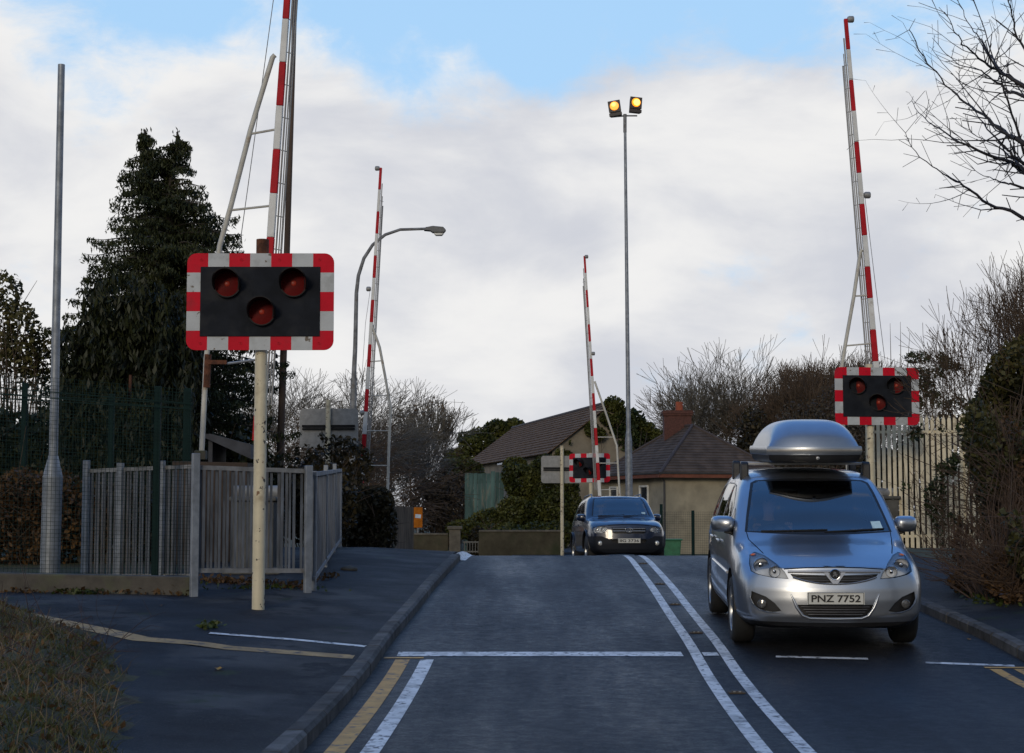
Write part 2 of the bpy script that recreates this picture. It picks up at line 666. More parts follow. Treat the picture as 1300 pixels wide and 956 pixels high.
asphalt = roadmat()
paveasph = M('pavement_asphalt', (.015, .0155, .018), .72, var=.3, scale=1.1, bump=.6, bscale=60, rvar=.12, spec=.2, spots=[((.048, .047, .046), .7, .50, .62), ((.010, .010, .012), 2.0, .52, .60), ((.02, .03, .012), 1.7, .62, .70), ((.075, .073, .07), 70, .60, .68)])
soil = M('soil_and_grass', (.045, .038, .022), .95, var=.4, scale=3, col2=(.05, .06, .02), bump=.6, bscale=9)
paintw = M('road_white', (.66, .66, .65), .5, var=.12, scale=5, spots=[((.06, .06, .065), 15, .545, .62), ((.25, .25, .25), 3, .5, .72)], bump=.15, bscale=60)
painty = M('road_yellow', (.50, .27, .055), .6, var=.2, scale=5, spots=[((.06, .06, .06), 11, .56, .66)], bump=.15, bscale=60)
paintt = M('worn_buff_line', (.33, .215, .085), .75, var=.25, scale=5, spots=[((.05, .05, .05), 9, .55, .66)], bump=.2, bscale=60)


def rows(a, b, n):
    return np.linspace(a, b, n)


# ground sheet out to the horizon, lowered under road and pavements
gs = [-3000, -600, -150, -60, -30, -18, -12, -9, -7, -5, -3.5, -2.6, SL - .35, SL - .02, 0, 2, SR + .02, SR + .35, 5, 6, 7, 9, 12, 18, 30, 60, 150, 600, 3000]
gy = list(np.concatenate([rows(-60, 8, 20), rows(9, 50, 124), rows(52, 120, 24), [200, 400, 900, 2500, 5000]]))
vs, fs = [], []
for y in gy:
    for s in gs:
        x = s + SK * min(y, 120)
        inside = SL - .03 < s < SR + .03
        z = float(prof(y)) - .05 if inside else H(x, y) - .035
        vs.append((x, y, z))
for j in range(len(gy) - 1):
    for i in range(len(gs) - 1):
        a = j * len(gs) + i
        fs.append((a, a + 1, a + len(gs) + 1, a + len(gs)))
tag(np_mesh('ground', vs, fs, soil, smooth=True), kind='structure')


def strip(name, s0, s1, y0, y1, mat, dz=0.0, ns=8, step=.3, zf=None):
    ys = rows(y0, y1, max(2, int((y1 - y0) / step)))
    ss = rows(s0, s1, ns)
    vs = [(s + SK * y, y, (zf(s + SK * y, y) if zf else float(prof(y))) + dz) for y in ys for s in ss]
    fs = [(j * ns + i, j * ns + i + 1, (j + 1) * ns + i + 1, (j + 1) * ns + i) for j in range(len(ys) - 1) for i in range(ns - 1)]
    return tag(np_mesh(name, vs, fs, mat, smooth=True), kind='structure')


strip('road', SL, SR, -20, 110, asphalt, 0)
KW = .13
strip('pavement_left', -10.5, SL - KW, -20, 20.2, paveasph, 0, ns=18, zf=H)
strip('pavement_beyond', -5.0, SL - KW, 20.2, 33.5, paveasph, 0, ns=10, zf=H)
strip('crossing_apron', -6, SL - .004, 33.5, 60, paveasph, 0, ns=6)
strip('pavement_right', SR + KW, 5.6, -20, 33, paveasph, 0, ns=8, zf=H)
strip('forecourt', SR + .004, 12, 33, 62, paveasph, 0, ns=6)


def kerb(name, s, side, y0, y1):
    mb = MB()
    y = y0
    while y < y1:
        L = .905
        for (a, b_) in ((y, y + L - .020),):
            sec = [(0, -.06), (0, .085), (side * .025, .112), (side * KW, .112), (side * KW, -.06)]
            n = len(sec)
            vv = []
            for yy in (a, (a + b_) / 2, b_):
                for (ds, dz) in sec:
                    vv.append((s + ds + SK * yy + random.uniform(-.002, .002), yy, float(prof(yy)) + dz))
            ff = [(k * n + i, k * n + (i + 1) % n, (k + 1) * n + (i + 1) % n, (k + 1) * n + i) for k in range(2) for i in range(n)]
            ff += [tuple(range(n)), tuple(range(2 * n, 3 * n))]
            mb.add(vv, ff)
        y += L
    return tag(mb.build(name, kerbm), kind='structure')


random.seed(3)
kerb('kerb_left', SL, -1, -12, 27.6)
kerb('kerb_right', SR, 1, -12, 30)


def line(name, pts, w, mat, dz=.004, axis='x', seg=.25):
    """painted line of width w following world points on the ground"""
    P2 = [Vector((p[0], p[1])) for p in pts]
    fine = []
    for a, b in zip(P2[:-1], P2[1:]):
        k = max(1, int((b - a).length / seg))
        fine += [a.lerp(b, i / k) for i in range(k)]
    fine.append(P2[-1])
    vs, fs = [], []
    for i, p in enumerate(fine):
        d = (fine[min(i + 1, len(fine) - 1)] - fine[max(i - 1, 0)]).normalized()
        nrm = Vector((-d.y, d.x))
        for k in range(3):
            q = p + nrm * w * (k / 2 - .5)
            vs.append((q.x, q.y, H(q.x, q.y) + dz))
    for i in range(len(fine) - 1):
        for k in range(2):
            fs.append((i * 3 + k, i * 3 + k + 1, (i + 1) * 3 + k + 1, (i + 1) * 3 + k))
    return tag(np_mesh(name, vs, fs, mat, smooth=True), kind='structure')


def along(s, y0, y1):
    return [(s + SK * y, y) for y in (y0, y1)]


CS = 1.44          # centre of the double white line
line('centre_marking', along(CS - .135, -10, 60), .10, paintw)
line('centre_marking', along(CS + .135, -10, 60), .10, paintw)
ls = hit(700, 831).y
line('stop_line', [(-1.05, ls), (CS - .26 + SK * ls, ls)], .26, paintw, .0045)
line('stop_line', [(CS - .07 + SK * ls, ls), (CS + .07 + SK * ls, ls)], .20, paintw, .0045)
for a, b in (((985, 834), (1102, 837)), ((1175, 842), (1288, 846))):
    p, q = hit(*a), hit(*b)
    line('exit_marking', [p, q], .10, paintw)
yl0 = ls - .32
line('yellow_marking', along(-1.36, -10, yl0), .13, painty)
line('edge_marking', along(-1.14, -10, yl0), .12, paintw)
line('yellow_marking', [(-1.16, ls - .22), (-.80, ls - .22)], .07, painty, .0048)
e0 = hit(1258, 850).y
line('yellow_marking', along(3.83, -10, e0), .10, painty)
line('yellow_marking', along(4.04, -10, e0), .10, painty)
line('yellow_marking', [(3.76 + SK * e0, e0 + .08), (4.15 + SK * e0, e0 + .08)], .07, painty, .0048)
line('edge_marking', along(SL + .02, 27.65, 60), .16, paintw, .006)
line('edge_marking', along(-3.35, 29.3, 42), .16, paintw)
# the footway lines on the left pavement
line('footway_stop_line', [hit(266, 804), hit(370, 812), hit(464, 821)], .09, paintw)
line('footway_buff_line', [hit(-60, 762), hit(20, 778), hit(90, 793), hit(180, 812), hit(290, 823), hit(449, 835)], .22, paintt)

# road studs between the white lines
sb = MB()
sb.box((0, 0, .004), (.13, .11, .012))
sb.box((0, 0, .012), (.085, .075, .010))
studb = M('stud_iron', (.06, .045, .03), .7, .3, var=.3)
studr = M('stud_reflector', (.20, .20, .18), .4, var=.1)
for i, py in enumerate((716, 742, 768, 804, 880)):
    p = hit(650, py)
    y = p.y
    slope = math.atan2(float(prof(y + .3) - prof(y - .3)), .6)
    t = thing('road_stud', ['cat eye stud farthest up the hump between the white lines', 'second farthest cat eye stud between the white lines',
                            'middle cat eye stud between the double white lines', 'cat eye stud just beyond the transverse stop line',
                            'nearest cat eye stud, on the near side of the stop line'][i], 'road stud', (CS + SK * y, y, float(prof(y)) + .003), 0, 'cat eyes between the double white lines')
    t.rotation_euler = (slope, 0, 0)
    sb.build('casing', studb, t, bevel=.004)
    rf = MB()
    for k in (-1, 1):
        rf.box((k * .022, -.040, .014), (.018, .010, .008))
    build_each(rf, 'reflector', studr, t)

# ================================================================== crossing signals
BW, BH = 1.54, 1.02


def signal(name, label, px, pyc, Y, base_z, post_top_py, yaw=0, hood=0, face=True, post_off=0.0, post_r=.066, rusty=False, postpx=None):
    """wig-wag signal: a post, a red and white bordered board, black panel and three hooded red lamps"""
    c = P(px, pyc, Y)
    t = thing(name, label, 'crossing signal', (c.x, Y, base_z), yaw, 'crossing signals')
    cz = c.z - base_z
    top = P(px, post_top_py, Y).z - base_z
    sgn = -1 if face else 1           # side the lamps look to, in local y
    po = -sgn * .11                   # post stands behind the board
    pw = MB()
    pw.tube([(post_off, po, -.15), (post_off, po, top - (.20 if rusty else 0))], post_r, 16)
    pw.build('post', cream, t, smooth=40)
    if rusty:
        rp = MB()
        rp.tube([(post_off, po, top - .199), (post_off, po, top)], post_r * 1.02, 16)
        rp.build('post_top', rust, t, smooth=40)
    mb = MB()
    xs = [-BW / 2 + i * .22 for i in range(8)]
    zs = [BH / 2 - i * BH / 5 for i in range(6)]
    bd = .145
    r = .10

    def fn(u, v, d):
        return (u, d, cz + v)

    def arc(cx, cz_, a0):
        return [(cx + r * math.cos(R(a0 + k * 15)), cz_ + r * math.sin(R(a0 + k * 15))) for k in range(7)]
    f0, f1 = -.008 * (1), .008
    for i in range(7):
        mi = 0 if i % 2 == 0 else 1
        for top_ in (1, -1):
            z0, z1 = top_ * BH / 2, top_ * (BH / 2 - bd)
            if i == 0:
                pl = [(xs[1], z0)] + (arc(-BW / 2 + r, BH / 2 - r, 90) if top_ > 0 else arc(-BW / 2 + r, -BH / 2 + r, 180)[::-1]) + [(-BW / 2, top_ * zs[1]), (-BW / 2 + bd, top_ * zs[1]), (-BW / 2 + bd, z1), (xs[1], z1)]
            elif i == 6:
                pl = [(xs[6], z0)] + (arc(BW / 2 - r, BH / 2 - r, 0)[::-1] if top_ > 0 else arc(BW / 2 - r, -BH / 2 + r, 270)) + [(BW / 2, top_ * zs[1]), (BW / 2 - bd, top_ * zs[1]), (BW / 2 - bd, z1), (xs[6], z1)]
            else:
                pl = [(xs[i], z0), (xs[i + 1], z0), (xs[i + 1], z1), (xs[i], z1)]
            mb.prism(pl, fn, f0, f1, mi)
    for k in (1, 2, 3):
        mi = 0 if k % 2 == 0 else 1
        for sx in (-1, 1):
            a, b_ = sx * BW / 2, sx * (BW / 2 - bd)
            mb.prism([(a, zs[k]), (b_, zs[k]), (b_, zs[k + 1]), (a, zs[k + 1])], fn, f0, f1, mi)
    if face:
        mb.build('border', [sgred, sgwhite], t)
    else:
        mb.build('border', [alu, alu], t)
    pn = MB()
    pn.box((0, -.004 if face else .004, cz), (BW - 2 * bd + .004, .03, BH - 2 * bd + .004))
    pn.build('panel', sgblack if face else alu, t, bevel=.004)
    br = MB()
    for dz in ((.05,) if not face else (.16, -.16)):
        br.box((0, po + sgn * .055, cz + dz), (BW * .9 if not face else .5, .05, .06))
        br.box((0, po + sgn * .055, cz + dz - .075), (BW * .9 if not face else .5, .04, .035))
    build_each(br, 'bracket', galvdull if face else blackpl, t)
    bo = MB()
    for bx_ in (-.62, -.2, .2, .62):
        for bz_ in (-.44, .44):
            mm = Matrix.Translation((bx_, sgn * .010, cz + bz_)) @ Matrix.Rotation(R(90) * -sgn * -1, 4, 'X')
            bo.lathe([(.013, -.004), (.013, .004), (.009, .008), (.0005, .009)], mm, 8)
    build_each(bo, 'bolt', galvdull, t)
    if face:
        cv = MB()
        cv.tube([(post_off + .03, po - sgn * post_r, z_) for z_ in (cz - .2, cz - .6, .5, .1)], .012, 6)
        cv.build('cable', blackpl, t)
    for (lx, lz) in ((-.345, .18), (.35, .185), (.02, -.115)):
        m = Matrix.Translation((lx, sgn * .02, cz + lz)) @ Matrix.Rotation(hood * (1 if face else -1), 4, 'Z') @ (Matrix.Rotation(R(90), 4, 'X') if face else Matrix.Rotation(R(-90), 4, 'X'))
        hd = MB()
        a0, a1 = R(-205 + 180), R(25 + 180)
        # hood: long on top, a low collar below
        K = 40
        rows_ = []
        for i in range(K):
            a = 2 * math.pi * i / K
            up = math.sin(a) if face else -math.sin(a)
            L = .05 + .20 * max(0, min(1, (up + .45) / 1.0)) ** .8
            rows_.append((a, L))
        vv, ff = [], []
        for (rr, full) in ((.145, 0), (.145, 1), (.133, 1), (.133, 0)):
            for (a, L) in rows_:
                vv.append(m @ Vector((rr * math.cos(a), rr * math.sin(a), L if full else -.01)))
        for q in range(3):
            for i in range(K):
                i2 = (i + 1) % K
                ff.append((q * K + i, q * K + i2, (q + 1) * K + i2, (q + 1) * K + i))
        hd.add(vv, ff)
        h = hd.build('lamp_hood', blackpl, t, smooth=40)
        ln = MB()
        pr = [(.124 - .124 * q / 24, .004 + .014 * math.sin(math.pi / 2 * q / 24) + (.0022 if q % 2 else 0)) for q in range(25)]
        pr[-1] = (.0005, pr[-1][1])
        ln.lathe(pr, m, 28)
        ln.lathe([(.124, .012), (.133, .012), (.136, .0)], m, 28)
        ln.build('lens', lensred, h, smooth=50)
        lc = MB()  # small raised disc that carries the painted glint
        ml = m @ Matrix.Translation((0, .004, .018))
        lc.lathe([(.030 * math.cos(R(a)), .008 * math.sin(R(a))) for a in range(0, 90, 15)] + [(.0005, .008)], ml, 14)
        lc.build('painted_glint', lensglint, h, smooth=60)
    return t


g17 = H(-2.65, 17.2)
signal('crossing_signal', 'largest crossing signal with three unlit red lamps, on a cream post left of the road', 330.5, 383, 17.2, g17 - .01, 302, 0, R(4), rusty=True)
signal('crossing_signal', 'crossing signal with red and white border behind the silver car by the cream palisade', 1113.5, 503, 29.2, float(prof(29.2)) + .11, 462, R(7), R(-26), post_off=-.10)
signal('crossing_signal', 'small far crossing signal facing us above the dark blue car', 748.5, 594, 58.6, -.1, 575, R(-24), R(-18))
signal('crossing_signal', 'grey back of a crossing signal on a cream post behind the left railing', 417.5, 543.5, 43, float(prof(43)) + .05, 508, R(-4), 0, face=False)
signal('crossing_signal', 'grey back of the far crossing signal, cream post left of the dark blue car', 713, 596, 62, -.1, 566, R(5), 0, face=False)

# ================================================================== lifting barriers


def barrier(label, arm_px, Y, strut_px, rungs, lights, cable_px, side, first_red=True, tip=None, band=.6, w=.115, skirt=1, armvis=None):
    """raised half barrier: a banded arm, its folded skirt, a bent side frame with rungs, a stay and the machine pedestal"""
    a, b = P(*arm_px[0], Y), P(*arm_px[1], Y)           # top, bottom on the picture
    d = (a - b).normalized()
    L = (a - b).length
    foot = b
    gz = H(foot.x, Y)
    t = thing('crossing_barrier', label, 'barrier', (foot.x, Y, gz), 0, 'raised crossing barriers')
    base = (foot.x, Y, gz)
    mb = MB()
    k = 0
    s = 0.0
    n = math.ceil(L / band)
    side_v = Vector((1, 0, 0))
    while s < L - 1e-6:
        e = min(L, s + band)
        p, q = a - d * s, a - d * e
        k0, k1 = .62 + .38 * s / L, .62 + .38 * e / L
        wv = w
        vs = []
        for (pt, kk) in ((p, k0), (q, k1)):
            X = d.cross(Vector((0, 1, 0))).normalized() * wv / 2 * kk
            Yv = Vector((0, .055, 0)) * kk
            vs += [pt - X - Yv, pt + X - Yv, pt + X + Yv, pt - X + Yv]
        mb.add(vs, [(0, 1, 5, 4), (1, 2, 6, 5), (2, 3, 7, 6), (3, 0, 4, 7), (3, 2, 1, 0), (4, 5, 6, 7)], 0 if k % 2 == (0 if first_red else 1) else 1)
        s = e
        k += 1
    arm = mb.build('arm', [armred, armwhite], t, base, bevel=.012)
    sk = MB()
    X = d.cross(Vector((0, 1, 0))).normalized() * side
    for (off, dy, s0, rr) in ((.085, .02, .05, .014), (.12, .05, .09, .010), (.15, .09, .12, .016)):
        p, q = a - d * L * s0 + X * off * .72, b + X * off + d * .5
        sk.tube([p + Vector((0, dy, 0)), q + Vector((0, dy, 0))], rr, 6)
    nb = int(L / .45)
    for i in range(2, nb):
        p = a - d * (i * .45)
        kk = .75 + .25 * i / nb
        sk.tube([p + X * .045, p + X * .15 * kk + Vector((0, .09, 0))], .007, 5)
    sk.build('folded_skirt', alu, t, base)
    pts = [P(x, y, Y) for x, y in strut_px]
    st = MB()
    st.tube(pts, .036, 10)
    fr = st.build('side_frame', strutm, t, base, smooth=50)
    rg = MB()
    for (x0, y0, x1, y1) in rungs:
        rg.tube([P(x0, y0, Y), P(x1, y1, Y)], .016, 6)
    build_each(rg, 'rung', strutm, fr, base)
    if cable_px:
        cb = MB()
        cb.tube([P(x, y, Y) for x, y in cable_px], .006, 5)
        cb.build('stay_cable', galvdull, t, base)
    for (x, y, sx) in lights:
        p = P(x, y, Y)
        lb = MB()
        m = Matrix.Translation(p + Vector((sx * .03, -.02, 0))) @ Matrix.Rotation(R(90) * sx, 4, 'Y')
        lb.lathe([(.0005, -.05), (.05, -.05), (.065, -.02), (.065, .05), (.05, .07), (.0005, .08)], m, 14)
        lb.build('arm_lamp', alu, t, base, smooth=40)
    pd = MB()
    fx, fz = foot.x, gz
    pd.box((fx, Y + .1, fz + .45), (.55, .75, .95))
    pd.box((fx, Y + .1, fz + .96), (.62, .82, .06))
    pd.box((fx, Y + .1, fz + .02), (.75, .95, .10))
    pd.build('machine_pedestal', M('machine_grey', (.085, .085, .08), .7, var=.25, spec=.2), t, base, bevel=.02)
    hub = MB()
    hub.tube([(fx - .30, Y, fz + 1.05), (fx + .30, Y, fz + 1.05)], .09, 14)
    hub.build('pivot_shaft', galvdull, t, base, smooth=40)
    return t


# near left: its tip is above the picture
bnl = barrier('tall red and white barrier arm raised behind the large left signal', ((385.2, -300), (326, 560)), 22.0,
              [(349, 70), (346, 73), (318, 165), (293, 262), (279, 312), (268, 400), (262, 455), (256, 575)],
              [(318, 170, 352, 164), (292, 267, 346, 261)], [], [(360, -100), (347, 0), (320, 199), (303, 321), (288, 455)], -1, first_red=False)
rb = MB()
b0 = bnl.location
rb.tube([P(264, 450, 22.0), P(262, 492, 22.0)], .05, 10)
rb.bar(P(262, 460, 21.98), P(288, 460, 21.98), .06, .055)
rb.build('rusty_clamp', rust, bnl, b0)
rb = MB()
rb.tube([P(286, 462, 22.0), P(324, 457, 22.0)], .018, 8)
rb.build('tie_rod', galv, bnl, b0)
rb = MB()
pf = P(255, 574, 22.0)
rb.box((pf.x, 22.0, pf.z - .04), (.15, .15, .12))
rb.build('strut_foot', concrete, bnl, b0, bevel=.01)

barrier('raised barrier arm standing behind the right crossing signal and silver car', ((1073.5, 24), (1116, 512)), 31.0,
        [(1094, 317), (1092, 320), (1084, 376), (1073, 438), (1067, 475), (1071, 545), (1078, 612)],
        [(1083.5, 376, 1101, 375), (1073, 439, 1107, 436)], [(1077, 25, 1), (1098, 248, 1)], [(1098, 250), (1110, 350), (1124, 462)], 1)
for x, y in ((1101, 459),):
    pass
barrier('raised barrier arm left of the crossing beside the curved street lamp', ((483.5, 213), (459, 613)), 44.0,
        [(472, 412), (474, 418), (482, 441), (489, 478), (496, 519), (494, 560), (492, 628)],
        [(470, 459, 485, 458), (467, 503, 493, 502), (463, 547, 495, 547), (460, 591, 493, 591)], [(481, 214, -1), (470, 367, -1), (462, 524, -1)],
        [(470, 368), (464, 410), (458, 500)], -1)
barrier('farthest raised barrier arm rising behind the dark blue car', ((742, 325), (762, 640)), 57.0,
        [(755, 484), (757, 490), (770, 527), (783, 566), (785, 600), (787, 632)],
        [(757, 521, 768, 521), (758, 555, 780, 555), (760, 588, 784, 588), (762, 622, 786, 621)], [(743, 326, 1), (751.5, 449, 1)], None, 1)

# ================================================================== poles and lamps
# galvanised pole at the left
pb = P(63, 738, 21.6)
t = thing('steel_pole', 'tall bare galvanised pole with a thick base behind the left mesh fence', 'pole', (pb.x, 21.6, pb.z))
top = P(78, 82, 21.6)
axis = [(0, 0, -.2), (0, 0, .05)]
hz = top.z - pb.z
dx = top.x - pb.x
mb = MB()
zb = P(64, 605, 21.6).z - pb.z
zc = P(65, 590, 21.6).z - pb.z
mb.tube([(0, 0, -.2), (.01, 0, zb)], .128, 20)
mb.tube([(.01, 0, zb), (.012, 0, zc + .12)], [.128, .062], 20)
mb.build('pole_base', galv, t, smooth=30)
mb = MB()
mb.tube([(.012, 0, zc + .1)] + [(.012 + (dx - .012) * k / 4, 0, zc + .1 + (hz - zc - .1) * k / 4) for k in range(1, 5)], [.058, .055, .051, .048, .046], 20)
mb.build('shaft', galv, t, smooth=30)

# leaning wooden utility pole behind the near barrier
a, b = P(355, 600, 34), P(376.5, -60, 34)
gz = H(a.x, 34)
dv = (b - a).normalized()
foot = a - dv * ((a.z - gz + .1) / dv.z)
t = thing('utility_pole', 'slightly leaning dark wooden utility pole behind the near barrier arm', 'utility pole', (foot.x, 34, gz))
mb = MB()
mb.tube([foot, foot.lerp(b, .5), b], [.085, .066, .045], 12)
mb.build('pole', woodpole, t, t.location, smooth=40)
ins = MB()
for py in (452, 461):
    p = P(350.5, py, 33.98)
    ins.tube([p, p + Vector((.1, 0, 0))], .012, 6)
    ins.lathe([(.0005, -.05), (.045, -.04), (.03, 0), (.04, .02), (.0005, .06)], Matrix.Translation(p), 10)
build_each(ins, 'insulator', blackpl, t, t.location, smooth=40)
wires = MB()
for k, (x0, y0, x1, y1) in enumerate(((351, 453, 120, 605), (351, 461, 120, 620))):
    A, B = P(x0, y0, 34), P(x1, y1, 60)
    wires.tube([A.lerp(B, i / 8) - Vector((0, 0, .5 * math.sin(math.pi * i / 8))) for i in range(9)], .007, 4)
build_each(wires, 'wire', blackpl, t, t.location)

# curved street lamp
g = H(P(447, 600, 50).x, 50)
b = P(447, 615, 50)
t = thing('street_lamp', 'grey street lamp with a curved arm and flat lantern left of the crossing', 'street lamp', (b.x, 50, g))
mb = MB()
pl = [(b.x, 50, g - .1)] + [P(x, y, 50) for x, y in ((448, 560), (449, 480))]
mb.tube(pl, [.10, .10, .098], 14)
mb.tube([P(x, y, 50) for x, y in ((449, 482), (451, 440), (452.5, 372), (455, 350), (462, 328), (473, 311), (489, 298), (508, 291.5), (540, 290.5))], [.075, .068, .06, .056, .053, .05, .047, .045, .042], 12)
mb.build('column', galvdull, t, t.location, smooth=40)
hd = MB()
c0, c1 = P(538, 291.5, 50), P(567, 292.5, 50)
poly = [(0, -.03), (.06, .06), (.28, .10), (.60, .07), (.68, -.02), (.62, -.10), (.27, -.10), (.2, -.05)]
hd.prism(poly, lambda u, v, d_: (c0.x + u, 50 + d_, c0.z + v), -.12, .12)
lh = hd.build('lantern', M('lantern_grey', (.09, .095, .10), .5), t, t.location, bevel=.015)
bw = MB()
bw.prism([(.30, -.11), (.62, -.11), (.56, -.19), (.36, -.19)], lambda u, v, d_: (c0.x + u, 50 + d_, c0.z + v), -.09, .09)
bw.build('lantern_bowl', M('bowl', (.55, .55, .52), .3), lh, t.location, bevel=.02)

# floodlight mast with two lit amber lamps
b = P(799, 640, 60)
tp = P(793.4, 150, 60)
t = thing('floodlight_mast', 'tall slim grey mast with two lit amber floodlights beyond the dark blue car', 'floodlight mast', (b.x, 60, -.1))
q = P(798, 560, 60)
mb = MB()
mb.tube([(b.x, 60, -.3), q], [.135, .13], 18)
mb.tube([q, q + Vector((-.005, 0, .35))], [.13, .085], 18)
mb.tube([q + Vector((0, 0, .3)), q.lerp(tp, .5), tp], [.085, .066, .05], 16)
mb.build('mast', galv, t, t.location, smooth=40)
mb = MB()
mb.tube([P(777, 148.5, 60), P(793.4, 147, 60), P(809, 147, 60)], .03, 8)
mb.tube([P(793.4, 168, 60), P(793.4, 145, 60)], .065, 12)
mb.build('cross_arm', galvdull, t, t.location, smooth=40)
amber = M('amber_glass', (.8, .35, .03), .3, emit=(1.0, .30, .01, 1.3))
amberhot = M('amber_bulb', (.9, .6, .2), .3, emit=(1.0, .62, .10, 2.6))
for (px, py, yaw, tilt, hot) in ((780.5, 136.5, R(-10), R(8), 0), (806.5, 132, R(10), R(-4), 1)):
    c = P(px, py, 60)
    m = Matrix.Translation(c) @ Matrix.Rotation(yaw, 4, 'Z') @ Matrix.Rotation(-tilt, 4, 'Y')
    fb = MB()
    fb.add([m @ Vector(v) for v in ((-.23, -.12, -.20), (.23, -.12, -.20), (.23, -.12, .24), (-.23, -.12, .24), (-.17, .22, -.16), (.17, .22, -.16), (.17, .22, .18), (-.17, .22, .18))],
           [(0, 1, 2, 3), (7, 6, 5, 4), (0, 4, 5, 1), (1, 5, 6, 2), (2, 6, 7, 3), (3, 7, 4, 0)])
    fb.add([m @ Vector(v) for v in ((-.24, -.1, -.34), (.24, -.1, -.34), (.24, -.1, -.21), (-.24, -.1, -.21), (-.2, .1, -.34), (.2, .1, -.34), (.2, .1, -.21), (-.2, .1, -.21))],
           [(0, 1, 2, 3), (7, 6, 5, 4), (0, 4, 5, 1), (1, 5, 6, 2), (2, 6, 7, 3), (3, 7, 4, 0)])
    h = fb.build('floodlight', M('flood_casing', (.05, .04, .035), .6), t, t.location, bevel=.015)
    gl = MB()
    mm = m @ Matrix.Translation((0, -.125, .03)) @ Matrix.Rotation(R(90), 4, 'X')
    gl.lathe([(.165, 0), (.15, .015), (.0005, .025)], mm, 24)
    gl.build('amber_glass', amber, h, t.location, smooth=40)
    gl = MB()
    off = (-.02, -.155, .08) if not hot else (.02, -.155, .03)
    mm = m @ Matrix.Translation(off) @ Matrix.Rotation(R(90), 4, 'X')
    gl.lathe([(.07 if not hot else .12, 0), (.05, .008), (.0005, .01)], mm, 20)
    gl.build('glowing_bulb', amberhot, h, t.location, smooth=40)

# ================================================================== fences on the left


def slats(name, label, cat, A, B, z0f, h, pitch, sw, group, posts, mat=galvdull, gate=False, skew=0):
    """railing of close vertical flat bars between two rails, with posts"""
    A, B = Vector(A), Vector(B)
    d = (B - A)
    L = d.length
    d.normalize()
    ang = math.atan2(d.y, d.x)
    base = (A.x, A.y, H(A.x, A.y))
    t = thing(name, label, cat, base, 0, group)
    rl, sl_ = MB(), MB()
    zA, zB = z0f(A), z0f(B)
    for hh in (.05, h - .03):
        rl.bar(A + Vector((0, 0, zA + hh)), B + Vector((0, 0, zB + hh)), .045, .05)
    n = int(L / pitch)
    rr = random.Random(n)
    for i in range(n + 1):
        p = A + d * (L * i / n)
        z = zA + (zB - zA) * i / n
        if rr.random() < .06:
            continue
        sl_.box((p.x, p.y + (.018 if i % 2 else -.018), z + h / 2), (sw * rr.uniform(.8, 1.1), .012, h - .07), ang + rr.uniform(-.03, .03))
    build_each(rl, 'rail', galvdull, t, base)
    ob = sl_.build('vertical_bars', mat, t, base)
    for (k, ph, pd) in posts:
        p = A + d * (L * k)
        z = H(p.x, p.y)
        pm = MB()
        pm.box((p.x, p.y - .05, z - .1 + (ph + .1) / 2), (.085, .06, ph + .1), ang)
        pm.build('post', galv, t, base, bevel=.006)
    return t


slatm = M('weathered_slats', (.115, .128, .148), .8, .1, spec=.25, var=.45, scale=4, sc=(2, 2, .35), spots=[((.085, .070, .058), 2.2, .54, .70)], bump=.1)
p0, p1 = hit(247, 757), hit(391, 752)
Bh = P(300, 589, p0.y).z - P(300, 729, p0.y).z
slats('slat_railing', 'grey steel slat railing panel right behind the near signal post', 'railing', (p0.x, p0.y, 0), (p1.x, p1.y, 0),
      lambda v: P(300, 730, v.y).z, Bh, .046, .030, 'slat railings beside the footway', ((0, 1.60, 0), (1, 1.47, 0)), slatm)
a, b = P(108, 735, 22.3), P(243, 735, 21.4)
slats('slat_railing', 'older grey slat railing behind the green mesh, left of the tall corner post', 'railing', (a.x, a.y, 0), (b.x, b.y, 0),
      lambda v: P(170, 736, v.y).z, P(170, 592, 21.8).z - P(170, 736, 21.8).z, .055, .032, 'slat railings beside the footway', ((0, 1.47, 0), (.33, 1.44, 0), (.72, 1.47, 0)), slatm)
a, b = (p1.x + .05, p1.y + .1), (-3.05 , 29.5)
slats('slat_railing', 'slat railing running away along the footway behind the right corner post', 'railing', (a[0], a[1], 0), (b[0], b[1], 0),
      lambda v: H(v.x, v.y) + .10, 1.30, .075, .036, 'slat railings beside the footway', ((.02, 1.4, 0), (.35, 1.4, 0), (.7, 1.4, 0), (1, 1.35, 0)), slatm)

# concrete edging below the mesh fence
ce = MB()
x0, x1 = hit(-120, 748), hit(243, 756)
ce.bar((x0.x, x0.y + .1, x0.z + .04), (x1.x, x1.y + .1, x1.z + .04), .2, .34)
tag(ce.build('edging_kerb', concrete, bevel=.02), kind='structure')


